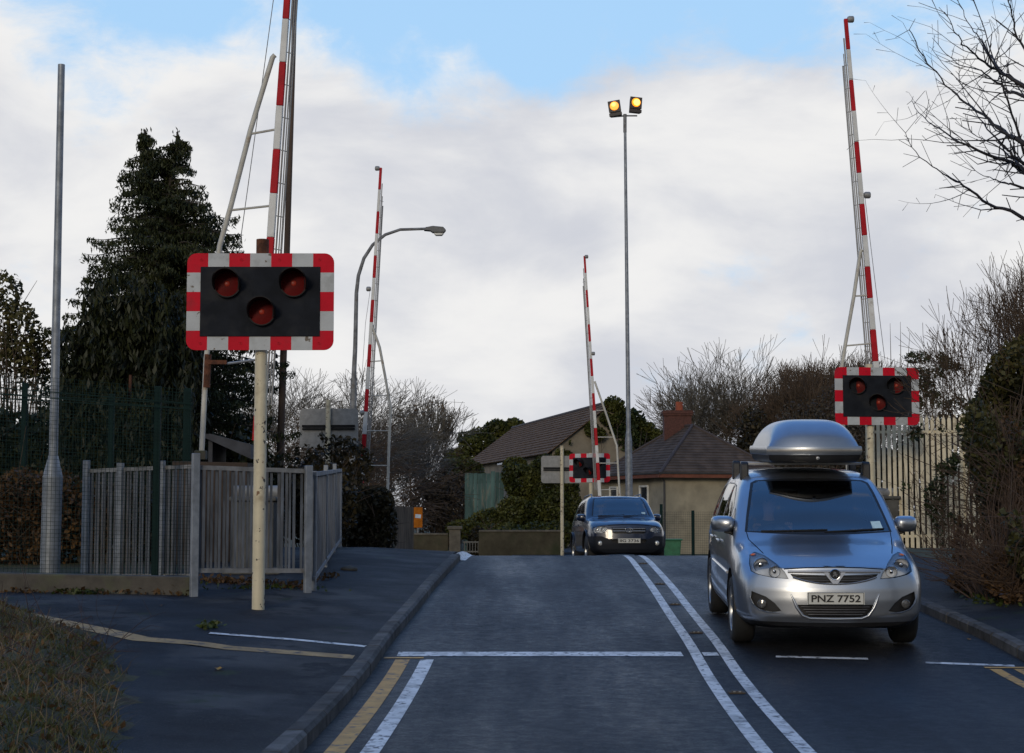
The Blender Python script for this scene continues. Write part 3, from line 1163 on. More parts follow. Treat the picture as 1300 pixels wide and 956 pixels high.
def mesh_fence(label, A, B, zt, zb, posts, pitch=.05, rowp=.05, fold=True):
    A, B = Vector(A), Vector(B)
    d = B - A
    L = d.length
    d.normalize()
    base = (A.x, A.y, zb(A))
    t = thing('mesh_fence', label, 'mesh fence', base)
    w = MB()
    n = int(L / pitch)
    for i in range(n + 1):
        p = A + d * (L * i / n)
        w.tube([(p.x, p.y, zb(p)), (p.x, p.y, zt(p))], .0026, 4, caps=False)
    hA = zt(A) - zb(A)
    m = int(hA / rowp)
    for j in range(m + 1):
        k = j / m
        w.tube([(A.x, A.y - .004, zb(A) + (zt(A) - zb(A)) * k), (B.x, B.y - .004, zb(B) + (zt(B) - zb(B)) * k)], .0026, 4, caps=False)
    if fold:
        for kz in (.93, .90):
            w.bar((A.x, A.y - .02, zb(A) + (zt(A) - zb(A)) * kz), (B.x, B.y - .02, zb(B) + (zt(B) - zb(B)) * kz), .012, .012)
    w.build('wire_mesh', greenfence, t, base)
    for (px, y, z0, z1, wd) in posts:
        x = (px - 650) / F * y * 1.0
        pm = MB()
        pm.box((x, y + .04, (z0 + z1) / 2), (wd, .06, z1 - z0))
        pm.build('post', greenfence, t, base, bevel=.005)
    return t


A_, B_ = P(-60, 740, 20.6), P(241, 735, 20.9)
mesh_fence('dark green wire mesh fence standing on the concrete edging in front of the tall pole', (A_.x, 20.6, 0), (B_.x, 20.9, 0),
           lambda v: P(120, 470 + 24 * (v.x - A_.x) / (B_.x - A_.x), 20.7).z, lambda v: P(120, 742, 20.7).z,
           ((198.5, 20.9, H(-4.4, 20.9) - .1, P(198, 490, 20.9).z, .085), (-40, 20.6, .6, P(0, 476, 20.6).z, .085)))
A_, B_ = P(-90, 640, 25.5), P(241, 640, 25.0)
mesh_fence('taller set back green mesh fence in front of the dark conifers', (A_.x, 25.5, 0), (B_.x, 25, 0),
           lambda v: P(120, 478 + 22 * (v.x - A_.x) / (B_.x - A_.x), 25.2).z, lambda v: H(v.x, 25) + .05,
           ((29, 25.4, .7, P(29, 486, 25.4).z, .085), (140, 25.2, .7, P(140, 500, 25.2).z, .08), (236.5, 25.0, .7, P(237, 493, 25).z, .115)))

# brown equipment cabinet with a low sloped grey roof
c = P(300, 620, 24.2)
t = thing('equipment_cabinet', 'brown trackside cabinet with a sloping grey sheet roof behind the slat railing', 'cabinet', (c.x, 24.2, H(c.x, 24.2)))
mb = MB()
zt = P(250, 586, 24.2).z
xl, xr = P(222, 600, 24.2).x, P(317, 600, 24.2).x
z0 = H(c.x, 24.2) - .1
mb.prism([(xl, z0), (xr, z0), (xr, zt - .02), (xl, zt)], lambda u, v, d_: (u, d_, v), 24.0, 25.3)
mb.build('body', M('brown_cladding', (.05, .034, .024), .85, var=.3, bump=.1), t, t.location, bevel=.01)
mb = MB()
q0, q1 = P(262, 556, 24.1), P(321, 583, 24.1)
q2 = P(321, 565, 24.1)
mb.prism([(q0.x, q0.z), (q1.x, q1.z), (q2.x, q2.z), (q0.x + .10, q0.z + .05), (q0.x, q0.z + .05)], lambda u, v, d_: (u, d_, v), 23.9, 25.5)
mb.prism([(q0.x + .04, zt - .05), (q0.x + .10, zt - .05), (q0.x + .10, q0.z), (q0.x + .04, q0.z)], lambda u, v, d_: (u, d_, v), 24.05, 25.2)
mb.build('roof', M('grey_sheet', (.05, .053, .062), .7, spec=.2, var=.2), t, t.location)

# far fence of dark timber pales with posts, left of the road
def pales(name, label, cat, A, B, zb, zt, pitch, w, mat, railz, base_=None, spike=False, th=.02, rails=True, railmat=None, postk=(), group=None):
    A, B = Vector(A), Vector(B)
    d = B - A
    L = d.length
    d.normalize()
    ang = math.atan2(d.y, d.x)
    base = (A.x, A.y, zb(A))
    t = thing(name, label, cat, base, 0, group)
    s_, r_ = MB(), MB()
    n = int(L / pitch)
    rr = random.Random(int(L * 100))
    for i in range(n + 1):
        p = A + d * (L * i / n)
        z0, z1 = zb(p), zt(p) + rr.uniform(-.015, .015)
        X = d * w / 2
        Yv = Vector((-d.y, d.x, 0)) * th / 2
        m_ = (z1 - .09) if spike else z1
        vs = [p - X - Yv, p + X - Yv, p + X + Yv, p - X + Yv]
        vv = [(q.x, q.y, z0) for q in vs] + [(q.x, q.y, m_) for q in vs]
        ff = [(0, 1, 5, 4), (1, 2, 6, 5), (2, 3, 7, 6), (3, 0, 4, 7)]
        if spike:
            vv.append((p.x, p.y, z1))
            ff += [(4, 5, 8), (5, 6, 8), (6, 7, 8), (7, 4, 8)]
        else:
            ff.append((4, 5, 6, 7))
        s_.add(vv, ff)
    for k in railz:
        r_.bar((A.x, A.y + .04, zb(A) + (zt(A) - zb(A)) * k), (B.x, B.y + .04, zb(B) + (zt(B) - zb(B)) * k), .045, .05)
    build_each(r_, 'rail', railmat or mat, t, base)
    s_.build('pales', mat, t, base)
    for k in postk:
        p = A + d * (L * k)
        pm = MB()
        pm.box((p.x, p.y + .09, (zb(p) + zt(p)) / 2), (.09, .09, zt(p) - zb(p) + .02), ang)
        pm.build('post', railmat or mat, t, base)
    return t


oldwood = M('weathered_timber', (.12, .092, .066), .9, var=.35, scale=5, sc=(2, 2, .3), bump=.2)
a, b = P(481, 705, 47), P(524, 705, 45)
pales('timber_fence', 'brown weathered timber pale fence right of the dark clipped hedge', 'timber fence', (a.x, 47, 0), (b.x, 45, 0), lambda v: -.02, lambda v: P(500, 643, v.y).z, .085, .07, oldwood, (.15, .93), postk=(0, .5, .92))
a, b = P(1104, 700, 31.2), P(1245, 700, 29.8)
pales('palisade_fence', 'cream painted steel palisade fence behind the silver car and the right signal', 'palisade fence', (a.x, 31.2, 0), (b.x, 29.8, 0), lambda v: H(v.x, v.y) - .02,
      lambda v: P(1160, 526, v.y).z, .106, .066, creamsteel, (.10, .87), spike=True, th=.014, postk=(.02, .9))

# right: green mesh fence before the house and a green bin
A_, B_ = P(838, 640, 52), P(935, 650, 50)
mesh_fence('low green mesh fence in front of the rendered house', (A_.x, 52, 0), (B_.x, 50, 0), lambda v: P(860, 650, 51).z, lambda v: -.1,
           ((839, 52, -.2, P(839, 640, 52).z, .09), (879, 51.2, -.2, P(879, 648, 51.2).z, .09), (932, 50, -.2, P(930, 648, 50).z, .09)), .07, .07, False)
c = P(853, 705, 49)
t = thing('green_bin', 'low green plastic bin by the mesh fence right of the dark blue car', 'bin', (c.x, 49, -.03))
mb = MB()
hw, hd_ = .26, .2
zz = P(853, 686, 49).z + .03
ring = [(-.21, -.17, 0), (.21, -.17, 0), (.21, .17, 0), (-.21, .17, 0), (-hw, -hd_, zz), (hw, -hd_, zz), (hw, hd_, zz), (-hw, hd_, zz)]
mb.add(ring, [(3, 2, 1, 0), (0, 1, 5, 4), (1, 2, 6, 5), (2, 3, 7, 6), (3, 0, 4, 7), (4, 5, 6, 7)])
gp = M('green_plastic', (.02, .13, .06), .5, var=.2)
mb.build('tub', gp, t, bevel=.02)
mb = MB()
mb.box((0, 0, zz + .02), (.60, .48, .05))
mb.build('rim', gp, t, bevel=.015)

# ================================================================== walls, gate, orange notice
wallm = M('stained_render', (.060, .053, .036), .95, spec=.15, var=.3, scale=1.5, bump=.3, bscale=18, spots=[((.04, .045, .025), 1.2, .5, .7)])
cop = M('coping_stone', (.105, .095, .078), .95, spec=.15, var=.25, scale=4, bump=.2)


def wall(label, x0, x1, ytop, Y, zb=-.3, th=.22):
    a, b = P(x0, ytop, Y), P(x1, ytop, Y)
    t = thing('garden_wall', label, 'wall', ((a.x + b.x) / 2, Y, -.1))
    mb = MB()
    mb.box(((a.x + b.x) / 2, Y, (zb + a.z - .06) / 2), (b.x - a.x, th, a.z - .06 - zb))
    mb.build('masonry', wallm, t, t.location)
    mb = MB()
    mb.box(((a.x + b.x) / 2, Y, a.z - .03), (b.x - a.x, th + .08, .07))
    mb.build('coping', cop, t, t.location, bevel=.012)
    return t


wall('long low stained garden wall left of the far cream post', 608, 716, 673, 63)
wall('short low garden wall left of the square gate pillar', 522, 569, 677, 63)
c = P(577.5, 690, 62.9)
t = thing('gate_pillar', 'square rendered gate pillar with a capstone between the low walls', 'pillar', (c.x, 62.9, -.1))
mb = MB()
zt = P(577, 672, 62.9).z
mb.box((c.x, 62.9, zt / 2 - .15), (.42, .42, zt + .3))
mb.build('shaft', cop, t, t.location)
mb = MB()
mb.box((c.x, 62.9, zt + .06), (.56, .56, .12))
mb.build('capstone', cop, t, t.location, bevel=.02)
a, b = P(586, 700, 63), P(607, 700, 63)
t = pales('garden_gate', 'small low dark iron garden gate beside the square pillar', 'gate', (a.x, 63, 0), (b.x, 63, 0), lambda v: -.05, lambda v: P(590, 687, 63).z, .10, .025, M('gate_iron', (.12, .12, .115), .6, .3), (.12, .92), th=.02)
c = P(530.5, 657, 64)
t = thing('orange_notice', 'orange notice board with a pale band left of the low garden wall', 'notice board', (c.x, 64, -.1))
mb = MB()
mb.box((c.x, 64, c.z), (.36, .04, .78))
mb.build('board', M('orange_sheet', (.32, .10, .009), .8, spec=.1), t, t.location, bevel=.01)
mb = MB()
mb.box((c.x + .01, 63.975, c.z + .05), (.22, .012, .14), ry=R(6))
mb.build('pale_band', M('pale_blue', (.35, .42, .5), .5), t, t.location)
mb = MB()
mb.tube([(c.x, 64.05, -.2), (c.x, 64.05, c.z)], .035, 8)
mb.build('post', galvdull, t, t.location)

# ================================================================== barn and house


def slatemat(name, col, rows_, dirv=(0, 0, 1), island=.3):
    m = M(name, col, .9, spec=.15, var=.25, scale=2.5, spots=[((col[0] * 1.7, col[1] * 1.6, col[2] * 1.5), 1.3, .6, .8)], bump=.1)
    return m


tilem = slatemat('concrete_roof_tiles', (.125, .078, .046), 6)
slatem = slatemat('roof_slates', (.088, .067, .054), 6)
ridgem = M('ridge_tile', (.06, .045, .04), .8)


def tiled_plane(mb, a, b, c, d, n, step=.022, mi=0):
    """courses of tiles from eave (a-b) to ridge (d-c): each a thin overlapping strip"""
    a, b, c, d = (Vector(v) for v in (a, b, c, d))
    nrm = (b - a).cross(d - a).normalized()
    if nrm.z < 0:
        nrm = -nrm
    for i in range(n):
        k0, k1 = i / n, min(1, (i + 1.12) / n)
        p0, p1 = a.lerp(d, k0), b.lerp(c, k0)
        q0, q1 = a.lerp(d, k1), b.lerp(c, k1)
        up = nrm * step
        mb.add([p0, p1, q1, q0, p0 + up, p1 + up, q1 + up * .15, q0 + up * .15], [(4, 5, 6, 7), (0, 1, 5, 4), (3, 2, 1, 0), (1, 2, 6, 5), (3, 0, 4, 7)], mi)


# barn: ridge runs away to the left
RD = Vector((-.19, 1, 0)).normalized()
GD = Vector((1, .19, 0)).normalized()
A0 = Vector((2.02, 83, 0))
WID, LEN, EZ, RZ, BZ = 6.3, 27, 4.58, 7.0, -.3
t = thing('ivy_covered_barn', 'old gabled barn with a brown tiled roof overgrown with ivy', 'barn', (A0.x, A0.y, -.2))
c_ = [A0, A0 + GD * WID, A0 + GD * WID + RD * LEN, A0 + RD * LEN]
apx = [A0 + GD * WID / 2, A0 + GD * WID / 2 + RD * LEN]
zz = lambda v, z: Vector((v.x, v.y, z))
mb = MB()
vs = [zz(c_[0], BZ), zz(c_[1], BZ), zz(c_[2], BZ), zz(c_[3], BZ), zz(c_[0], EZ), zz(c_[1], EZ), zz(c_[2], EZ), zz(c_[3], EZ), zz(apx[0], RZ), zz(apx[1], RZ)]
mb.add(vs, [(0, 1, 5, 8, 4), (3, 7, 9, 6, 2), (0, 4, 7, 3), (1, 2, 6, 5)])
barn_wall = mb.build('wall', M('barn_render', (.19, .165, .125), .9, var=.25, scale=.8, bump=.25, bscale=10), t, t.location)
mb = MB()
o0, o1 = A0 - RD * .25, A0 + RD * (LEN + .25)
sl_ = (RZ - EZ) / (WID / 2)
for sgn in (0, 1):
    e = -GD * .3 if sgn == 0 else GD * (WID + .3)
    a, b = zz(o0 + e, EZ - .3 * sl_ + .06), zz(o1 + e, EZ - .3 * sl_ + .06)
    d, c = zz(o0 + GD * WID / 2, RZ + .06), zz(o1 + GD * WID / 2, RZ + .06)
    tiled_plane(mb, a, b, c, d, 15, .05)
rf = mb.build('roof', tilem, t, t.location)
mb = MB()
mb.tube([zz(o0 + GD * WID / 2, RZ + .09), zz(o1 + GD * WID / 2, RZ + .09)], .10, 8)
mb.build('ridge', ridgem, rf, t.location)
mb = MB()
mb.bar(zz(o0 - GD * .36 + RD * 9.5, EZ - .32), zz(o0 - GD * .36 + RD * 13.5, EZ - .33), .10, .09)
mb.build('gutter', M('white_gutter', (.6, .62, .64), .4), t, t.location)
# boarded green doors leaning out from the side wall
mb = MB()
q = [P(589, 602, 68), P(613, 600, 67.5), P(639, 599, 67)]
planks = 9
rr = random.Random(5)
Aq, Bq = P(590, 645, 72), P(640, 645, 71.4)
bt = thing('green_board_screen', 'screen of peeling blue green vertical boards beside the barn', 'board screen', (Aq.x, 72, -.1))
for i in range(planks):
    k0, k1 = i / planks, (i + .93) / planks
    a, b = Aq.lerp(Bq, k0), Aq.lerp(Bq, k1)
    zt = P(600, 600 + rr.uniform(-1.5, 1.5), 72).z
    mb.add([(a.x, a.y, -.2), (b.x, b.y, -.2), (b.x, b.y, zt), (a.x, a.y, zt), (a.x, a.y + .04, -.2), (b.x, b.y + .04, -.2), (b.x, b.y + .04, zt), (a.x, a.y + .04, zt)],
           [(0, 1, 2, 3), (7, 6, 5, 4), (0, 4, 5, 1), (1, 5, 6, 2), (2, 6, 7, 3), (3, 7, 4, 0)])
mb.build('boards', M('peeling_green_paint', (.065, .115, .11), .9, spec=.15, var=.35, scale=2, sc=(2, 2, .4), island=.3, spots=[((.20, .19, .15), 2.2, .56, .68)], bump=.2), bt, bt.location)
mb = MB()
for z in (.5, P(600, 612, 72).z):
    mb.bar((Aq.x, Aq.y + .07, z), (Bq.x, Bq.y + .07, z), .06, .1)
build_each(mb, 'batten', oldwood, bt, bt.location)

# house: hipped slate roof, brick chimney
Y0 = 66
cnr = P(843, 603, Y0)
ez = cnr.z
t = thing('rendered_bungalow', 'low rendered house with a hipped slate roof and brick chimney right of the mast', 'house', (cnr.x, Y0, -.2))
UR = Vector((.94, .34, 0)).normalized()
UL = Vector((-.34, .94, 0)).normalized()
LR, LL = 5.0, 6.4
h0 = Vector((cnr.x, Y0, 0))
h1, h2, h3 = h0 + UR * LR, h0 + UR * LR + UL * LL, h0 + UL * LL
mb = MB()
w_ = [h0, h1, h2, h3]
mb.add([zz(p, -.3) for p in w_] + [zz(p, ez) for p in w_], [(0, 1, 5, 4), (1, 2, 6, 5), (2, 3, 7, 6), (3, 0, 4, 7)])
hw_ = mb.build('wall', render_w, t, t.location)
ov = .35
e0, e1, e2, e3 = h0 - UR * ov - UL * ov, h1 + UR * ov - UL * ov, h2 + UR * ov + UL * ov, h3 - UR * ov + UL * ov
rzz = P(868, 541, Y0 + 3.2).z
r0 = h0 + UR * LR / 2 + UL * 2.5
r1 = h0 + UR * LR / 2 + UL * (LL - 2.5)
mb = MB()
E = [zz(p, ez + .02) for p in (e0, e1, e2, e3)]
T0, T1 = zz(r0, rzz), zz(r1, rzz)
tiled_plane(mb, E[0], E[1], T0, T0, 18, .028)
tiled_plane(mb, E[1], E[2], T1, T0, 18, .028)
tiled_plane(mb, E[2], E[3], T1, T1, 18, .028)
tiled_plane(mb, E[3], E[0], T0, T1, 18, .028)
rf = mb.build('roof', slatem, t, t.location)
mb = MB()
for a, b in ((E[0], T0), (E[1], T0), (E[2], T1), (E[3], T1), (T0, T1)):
    mb.tube([a + Vector((0, 0, .02)), b + Vector((0, 0, .04))], .07, 6)
mb.build('hip_tiles', ridgem, rf, t.location)
mb = MB()
for a, b in ((e0, e1), (e1, e2), (e2, e3), (e3, e0)):
    mb.bar(zz(a, ez - .03), zz(b, ez - .03), .04, .16)
mb.build('fascia', M('red_fascia', (.16, .05, .025), .7), rf, t.location)
mb = MB()
mb.add([zz(p, ez - .02) for p in (e0, e1, e2, e3)], [(0, 1, 2, 3)])
mb.build('soffit', ridgem, rf, t.location)
cc_ = P(859.5, 540, Y0 + 4.2)
cx, cy, cz = cc_.x, Y0 + 4.2, P(859, 524, Y0 + 4.2).z
mb = MB()
mb.box((cx, cy, cz - 1.1), (1.15, .75, 2.0))
for k, (zz_, ex) in enumerate(((cz - .10, .10), (cz - .02, .16), (cz + .04, .10))):
    mb.box((cx, cy, zz_), (1.15 + ex, .75 + ex, .08))
ch = mb.build('chimney', brickm, rf, t.location)
mb = MB()
mb.tube([(cx + .1, cy, cz + .06), (cx + .1, cy, cz + .46)], [.17, .15], 14)
mb.build('chimney_pot', M('terracotta', (.30, .07, .03), .8), ch, t.location, smooth=40)


def window(mbw, p, along_, w, h, z, name='window'):
    along_ = along_.normalized()
    out = Vector((along_.y, -along_.x, 0))
    if out.y > 0:
        out = -out
    fr = MB()
    for sx in (-1, 1):
        q = p + along_ * sx * w / 2 + out * .03
        fr.bar((q.x, q.y, z), (q.x, q.y, z + h), .07, .09)
    for dz in (0, h * .5, h):
        q0, q1 = p - along_ * w / 2 + out * .03, p + along_ * w / 2 + out * .03
        fr.bar((q0.x, q0.y, z + dz), (q1.x, q1.y, z + dz), .07, .08)
    f = fr.build(name, M('white_frame', (.6, .6, .56), .5), t, t.location)
    g = MB()
    q0, q1 = p - along_ * w / 2 + out * .012, p + along_ * w / 2 + out * .012
    g.add([(q0.x, q0.y, z), (q1.x, q1.y, z), (q1.x, q1.y, z + h), (q0.x, q0.y, z + h)], [(0, 1, 2, 3)])
    g.build('pane', M('dark_pane', (.03, .035, .04), .08, spec=.6), f, t.location)


window(None, h0 + UL * 1.9, UL, .8, 1.25, 1.3)
window(None, h0 + UL * 5.0, UL, .8, 1.25, 1.3)
window(None, h0 + UR * 4.1, UR, .8, 1.2, 1.3)

gu = MB()
for a, b in ((e0, e1), (e3, e0)):
    gu.bar(zz(a, ez + .07), zz(b, ez + .07), .10, .07)
gu.build('gutter', M('gutter_black', (.03, .028, .026), .6), rf, t.location)
dp = MB()
q_ = h0 - UR * .02 - UL * .06
dp.tube([zz(e0, ez + .02), zz(q_, ez - .25), zz(q_, -.3)], .04, 8)
q_ = h0 + UL * 3.4 - UR * .06
dp.tube([zz(q_ - UR * .25, ez + .02), zz(q_, ez - .25), zz(q_, -.3)], .04, 8)
build_each(dp, 'downpipe', M('downpipe_grey', (.05, .048, .045), .6), t, t.location, smooth=40)
# ================================================================== vegetation
barkd = M('dark_bark', (.045, .036, .028), .9, var=.35, scale=3, bump=.2)
barkg = M('grey_bark', (.13, .115, .09), .9, var=.3, scale=3)
barkb = M('brown_twigs', (.085, .056, .034), .9, var=.3, scale=2)
twig_near = M('near_bark', (.030, .027, .030), .8, var=.3, scale=5, bump=.1)
oliveh = leafmat('olive_hedge_leaf', (.028, .034, .009), (.11, .092, .028))
conif = leafmat('conifer_green', (.022, .030, .010), (.056, .062, .020))
yewm = leafmat('yew_green', (.009, .013, .004), (.026, .030, .009), trans=.10)
olive = leafmat('olive_leaf', (.060, .062, .018), (.13, .11, .04))
ivym = leafmat('ivy_leaf', (.030, .040, .008), (.095, .098, .022))
hedgeg = leafmat('hedge_green', (.014, .026, .009), (.046, .062, .018))
brownleaf = leafmat('brown_leaf', (.065, .034, .014), (.125, .068, .024))
darkhedge = leafmat('dark_hedge_leaf', (.022, .020, .009), (.060, .044, .018))
orangeleaf = leafmat('orange_beech_leaf', (.16, .06, .012), (.30, .11, .018))
grassm = leafmat('rough_grass', (.030, .046, .010), (.10, .095, .03))
drygrass = leafmat('dry_stems', (.10, .07, .035), (.20, .14, .08))
leafy_y = leafmat('fallen_leaf', (.45, .22, .02), (.5, .28, .03), .3)


def seg_mesh(name, segs, mat, parent, base, n=4):
    """branch segments (p0, p1, r0, r1) as thin prisms in one mesh"""
    S = np.array([[*a, *b, r0, r1] for a, b, r0, r1 in segs], float)
    p0, p1 = S[:, 0:3], S[:, 3:6]
    d = p1 - p0
    d /= np.maximum(1e-9, np.linalg.norm(d, axis=1))[:, None]
    ref = np.where(np.abs(d[:, 2:3]) > .9, np.array([[1., 0, 0]]), np.array([[0, 0, 1.]]))
    x = np.cross(d, ref)
    x /= np.linalg.norm(x, axis=1)[:, None]
    y = np.cross(d, x)
    vs = []
    for p, r in ((p0, S[:, 6]), (p1, S[:, 7])):
        for k in range(n):
            a = 2 * math.pi * k / n
            vs.append(p + (x * math.cos(a) + y * math.sin(a)) * r[:, None])
    V = np.stack(vs, 1).reshape(-1, 3)
    o = np.arange(len(S))[:, None] * 2 * n
    fs = [np.concatenate([o + k, o + (k + 1) % n, o + n + (k + 1) % n, o + n + k], 1) for k in range(n)]
    return np_mesh(name, V, np.concatenate(fs), mat, parent, smooth=True, base=base)


def leaves(name, C, size, mat, parent=None, base=(0, 0, 0), seed=0, aspect=.6, droop=None, up=0.0):
    """one small folded leaf face per centre"""
    g = np.random.default_rng(seed)
    C = np.asarray(C, float)
    n = len(C)
    a = g.normal(size=(n, 3))
    if droop is not None:
        a = a * .45 + np.asarray(droop)
    a /= np.linalg.norm(a, axis=1)[:, None]
    b = g.normal(size=(n, 3))
    b[:, 2] += up
    b -= a * (a * b).sum(1)[:, None]
    b /= np.linalg.norm(b, axis=1)[:, None]
    s = np.asarray(size) * g.uniform(.6, 1.35, n)
    s = s[:, None]
    nn = np.cross(a, b)
    V = np.stack([C - a * s, C + b * s * aspect + nn * s * .15, C + a * s, C - b * s * aspect + nn * s * .15], 1).reshape(-1, 3)
    Fc = np.arange(4 * n).reshape(-1, 4)
    return np_mesh(name, V, Fc, mat, parent, base=base)


class Lump:
    """smooth 3D lumpiness used to clump foliage"""

    def __init__(s, seed, f):
        g = np.random.default_rng(seed)
        s.k = g.normal(size=(7, 3)) * f
        s.p = g.uniform(0, 6.28, 7)

    def __call__(s, X):
        return np.sin(X @ s.k.T + s.p).mean(1) * 1.6


def blob_pts(n, ells, seed, f=1.2, thr=-.2, shell=.55):
    """points through a set of ellipsoids (centre, radii), denser near the outside, thinned by clumps"""
    g = np.random.default_rng(seed)
    lum = Lump(seed + 7, f)
    lum2 = Lump(seed + 9, f * 2.6)
    w = np.array([e[1][0] * e[1][1] * e[1][2] for e in ells]) ** (2 / 3)
    k = g.choice(len(ells), n * 2, p=w / w.sum())
    c = np.array([e[0] for e in ells])[k]
    r = np.array([e[1] for e in ells])[k]
    u = g.normal(size=(n * 2, 3))
    u /= np.linalg.norm(u, axis=1)[:, None]
    rad = g.uniform(shell ** 3, 1, n * 2) ** (1 / 3)
    X = c + u * r * (rad * (1 + .18 * lum2(c + u * r)))[:, None]
    keep = (lum(X) + .5 * lum2(X)) > thr
    return X[keep][:n]


def grow(base, height, r, seed, spread=.5, depth=5, kids=(2, 4), up=.35, trunk=.25, wob=.12, dirv=(0, 0, 1), shrink=.72, minr=.006):
    g = random.Random(seed)
    out, tips = [], []

    def rec(p, d, L, r, lv):
        nseg = 3 if lv > 1 else 2
        q = p
        rr = r
        for i in range(nseg):
            d = (d + Vector((g.gauss(0, wob), g.gauss(0, wob), g.gauss(0, wob) + up * .12))).normalized()
            e = q + d * (L / nseg)
            r2 = max(minr, rr * (.86 if lv else .75))
            out.append((q, e, rr, r2))
            if lv > 0 and i > 0 or (lv > 1 and i == 0 and lv < depth):
                nk = g.randint(*kids) if i == nseg - 1 else g.randint(0, kids[0])
                for k in range(nk):
                    ax = d.orthogonal().normalized()
                    ax.rotate(Matrix.Rotation(g.uniform(0, 6.283), 3, d))
                    nd = (d + ax * g.uniform(.5, 1.25) * spread * 1.6 + Vector((0, 0, up * .3))).normalized()
                    rec(e, nd, L * g.uniform(.6, .9) * shrink / .72, r2 * g.uniform(.5, .72), lv - 1)
            q, rr = e, r2
        if lv > 0:
            rec(q, d, L * .78, rr * .85, lv - 1)
        else:
            tips.append(q)
    rec(Vector(base), Vector(dirv).normalized(), height * trunk, r, depth)
    # scale to the wanted height
    zmax = max(s[1].z for s in out)
    k = height / max(.1, zmax - base[2])
    b = Vector(base)
    f = lambda v: b + (v - b) * k
    return [(f(a), f(c), r0, r1) for a, c, r0, r1 in out], [f(x) for x in tips]


def bare_tree(name, label, px, Y, top_py, seed, bark, r=.16, spread=.5, depth=5, kids=(2, 3), up=.35, group=None, gz=-.2, trunk=.25, leaf=None, minr=.008, widen=1.0, foliage=None):
    b = P(px, 650, Y)
    h = P(px, top_py, Y).z - gz
    t = thing(name, label, 'tree', (b.x, Y, gz), 0, group)
    segs, tips = grow((b.x, Y, gz - .1), h, r, seed, spread, depth, kids, up, trunk, minr=minr)
    if widen != 1.0:
        f = lambda v: Vector((b.x + (v.x - b.x) * widen, Y + (v.y - Y) * widen, v.z))
        segs = [(f(a), f(c), r0, r1) for a, c, r0, r1 in segs]
        tips = [f(x) for x in tips]
    big = [s for s in segs if s[2] > r * .3]
    small = [s for s in segs if s[2] <= r * .3]
    seg_mesh('trunk', big, bark, t, t.location, 6)
    seg_mesh('crown', small, bark, t, t.location, 3)
    if leaf:
        mat, frac, size, amount = leaf
        g = np.random.default_rng(seed)
        tp = np.array([tuple(x) for x in tips])
        tp = tp[g.random(len(tp)) < frac]
        C = np.repeat(tp, amount, 0) + g.normal(size=(len(tp) * amount, 3)) * size * 1.3
        leaves('leaves', C, size, mat, t, t.location, seed)
    if foliage:
        mat, ells, n, size, thr = foliage
        leaves('foliage', blob_pts(n, ells, seed, 1.0, thr), size, mat, t, t.location, seed)
    return t


# ---- the tall conifer at the left
def conifer():
    Y = 33
    apex, b = P(213, 166, Y), P(210, 650, Y)
    t = thing('conifer_tree', 'tall dark conifer with drooping sprays and two tips at the left', 'tree', (b.x, Y, .6))
    g = random.Random(11)
    segs, C, S = [], [], []
    tips = [(P(183, 164, Y), P(196, 250, Y)), (P(226, 166, Y), P(212, 260, Y))]
    z0, z1 = .5, P(200, 240, Y).z
    tr = [Vector((b.x, Y, z0)), Vector((b.x + .02, Y, 3)), Vector((b.x - .02, Y, z1))]
    for a, c in zip(tr[:-1], tr[1:]):
        segs.append((a, c, .2, .12))
    for top, q in tips:
        segs.append((tr[-1], q, .08, .05))
        segs.append((q, top, .05, .015))

    def spray(o, az, L, sag):
        d = Vector((math.cos(az), math.sin(az), .25))
        n = max(4, int(L / .09))
        p = o.copy()
        for i in range(n):
            k = i / n
            d2 = Vector((d.x, d.y, .30 - sag * k * 1.7 + (.75 * max(0, k - .72) / .28)))
            e = p + d2.normalized() * L / n
            segs.append((p, e, .022 * (1 - k) + .004, .022 * (1 - k) + .003))
            w = (.09 + .26 * math.sin(math.pi * min(1, k * .9 + .1))) * min(1, L)
            m = int(12 + 14 * (1 - abs(k - .6)))
            for _ in range(m):
                lat = g.gauss(0, w * .55)
                q = e + Vector((-d.y * lat, d.x * lat, -abs(lat) * .45 - abs(g.gauss(0, .06)))) + d2 * g.uniform(-.05, .05)
                C.append(q)
            p = e
    apz = apex.z
    z = 1.6
    while z < apz - .10:
        dz = apz - z
        rad = min(2.55, .10 + .80 * dz) if dz < .7 else min(2.55, .36 + .46 * dz)
        if z < 4.2:
            rad = 2.15 + .4 * g.random()
        cx, cy = b.x, Y
        k = 7 if dz > 1 else 5
        for i in range(k):
            az = g.uniform(0, 6.283)
            if dz < 1.6:
                top, q = tips[g.randint(0, 1)]
                f = max(0, min(1, (z - q.z) / (top.z - q.z)))
                o = q.lerp(top, f)
                o.z = z
                L = rad * g.uniform(.45, .9)
            else:
                o = Vector((cx, cy, z + g.uniform(-.05, .05)))
                L = rad * g.choice((.6, .75, .85, .95, 1.0, 1.12))
            spray(o, az, L, .35 + .2 * g.random())
        z += .115 if dz > 1 else .075
    for top, q in tips:
        for i in range(160):
            k = g.random()
            C.append(q.lerp(top, k) + Vector((g.gauss(0, .05), g.gauss(0, .05), 0)))
    seg_mesh('trunk', segs, barkd, t, t.location, 4)
    leaves('crown', np.array([tuple(c) for c in C]), .050, conif, t, t.location, 5, aspect=.30, droop=(0, 0, -.8))


conifer()

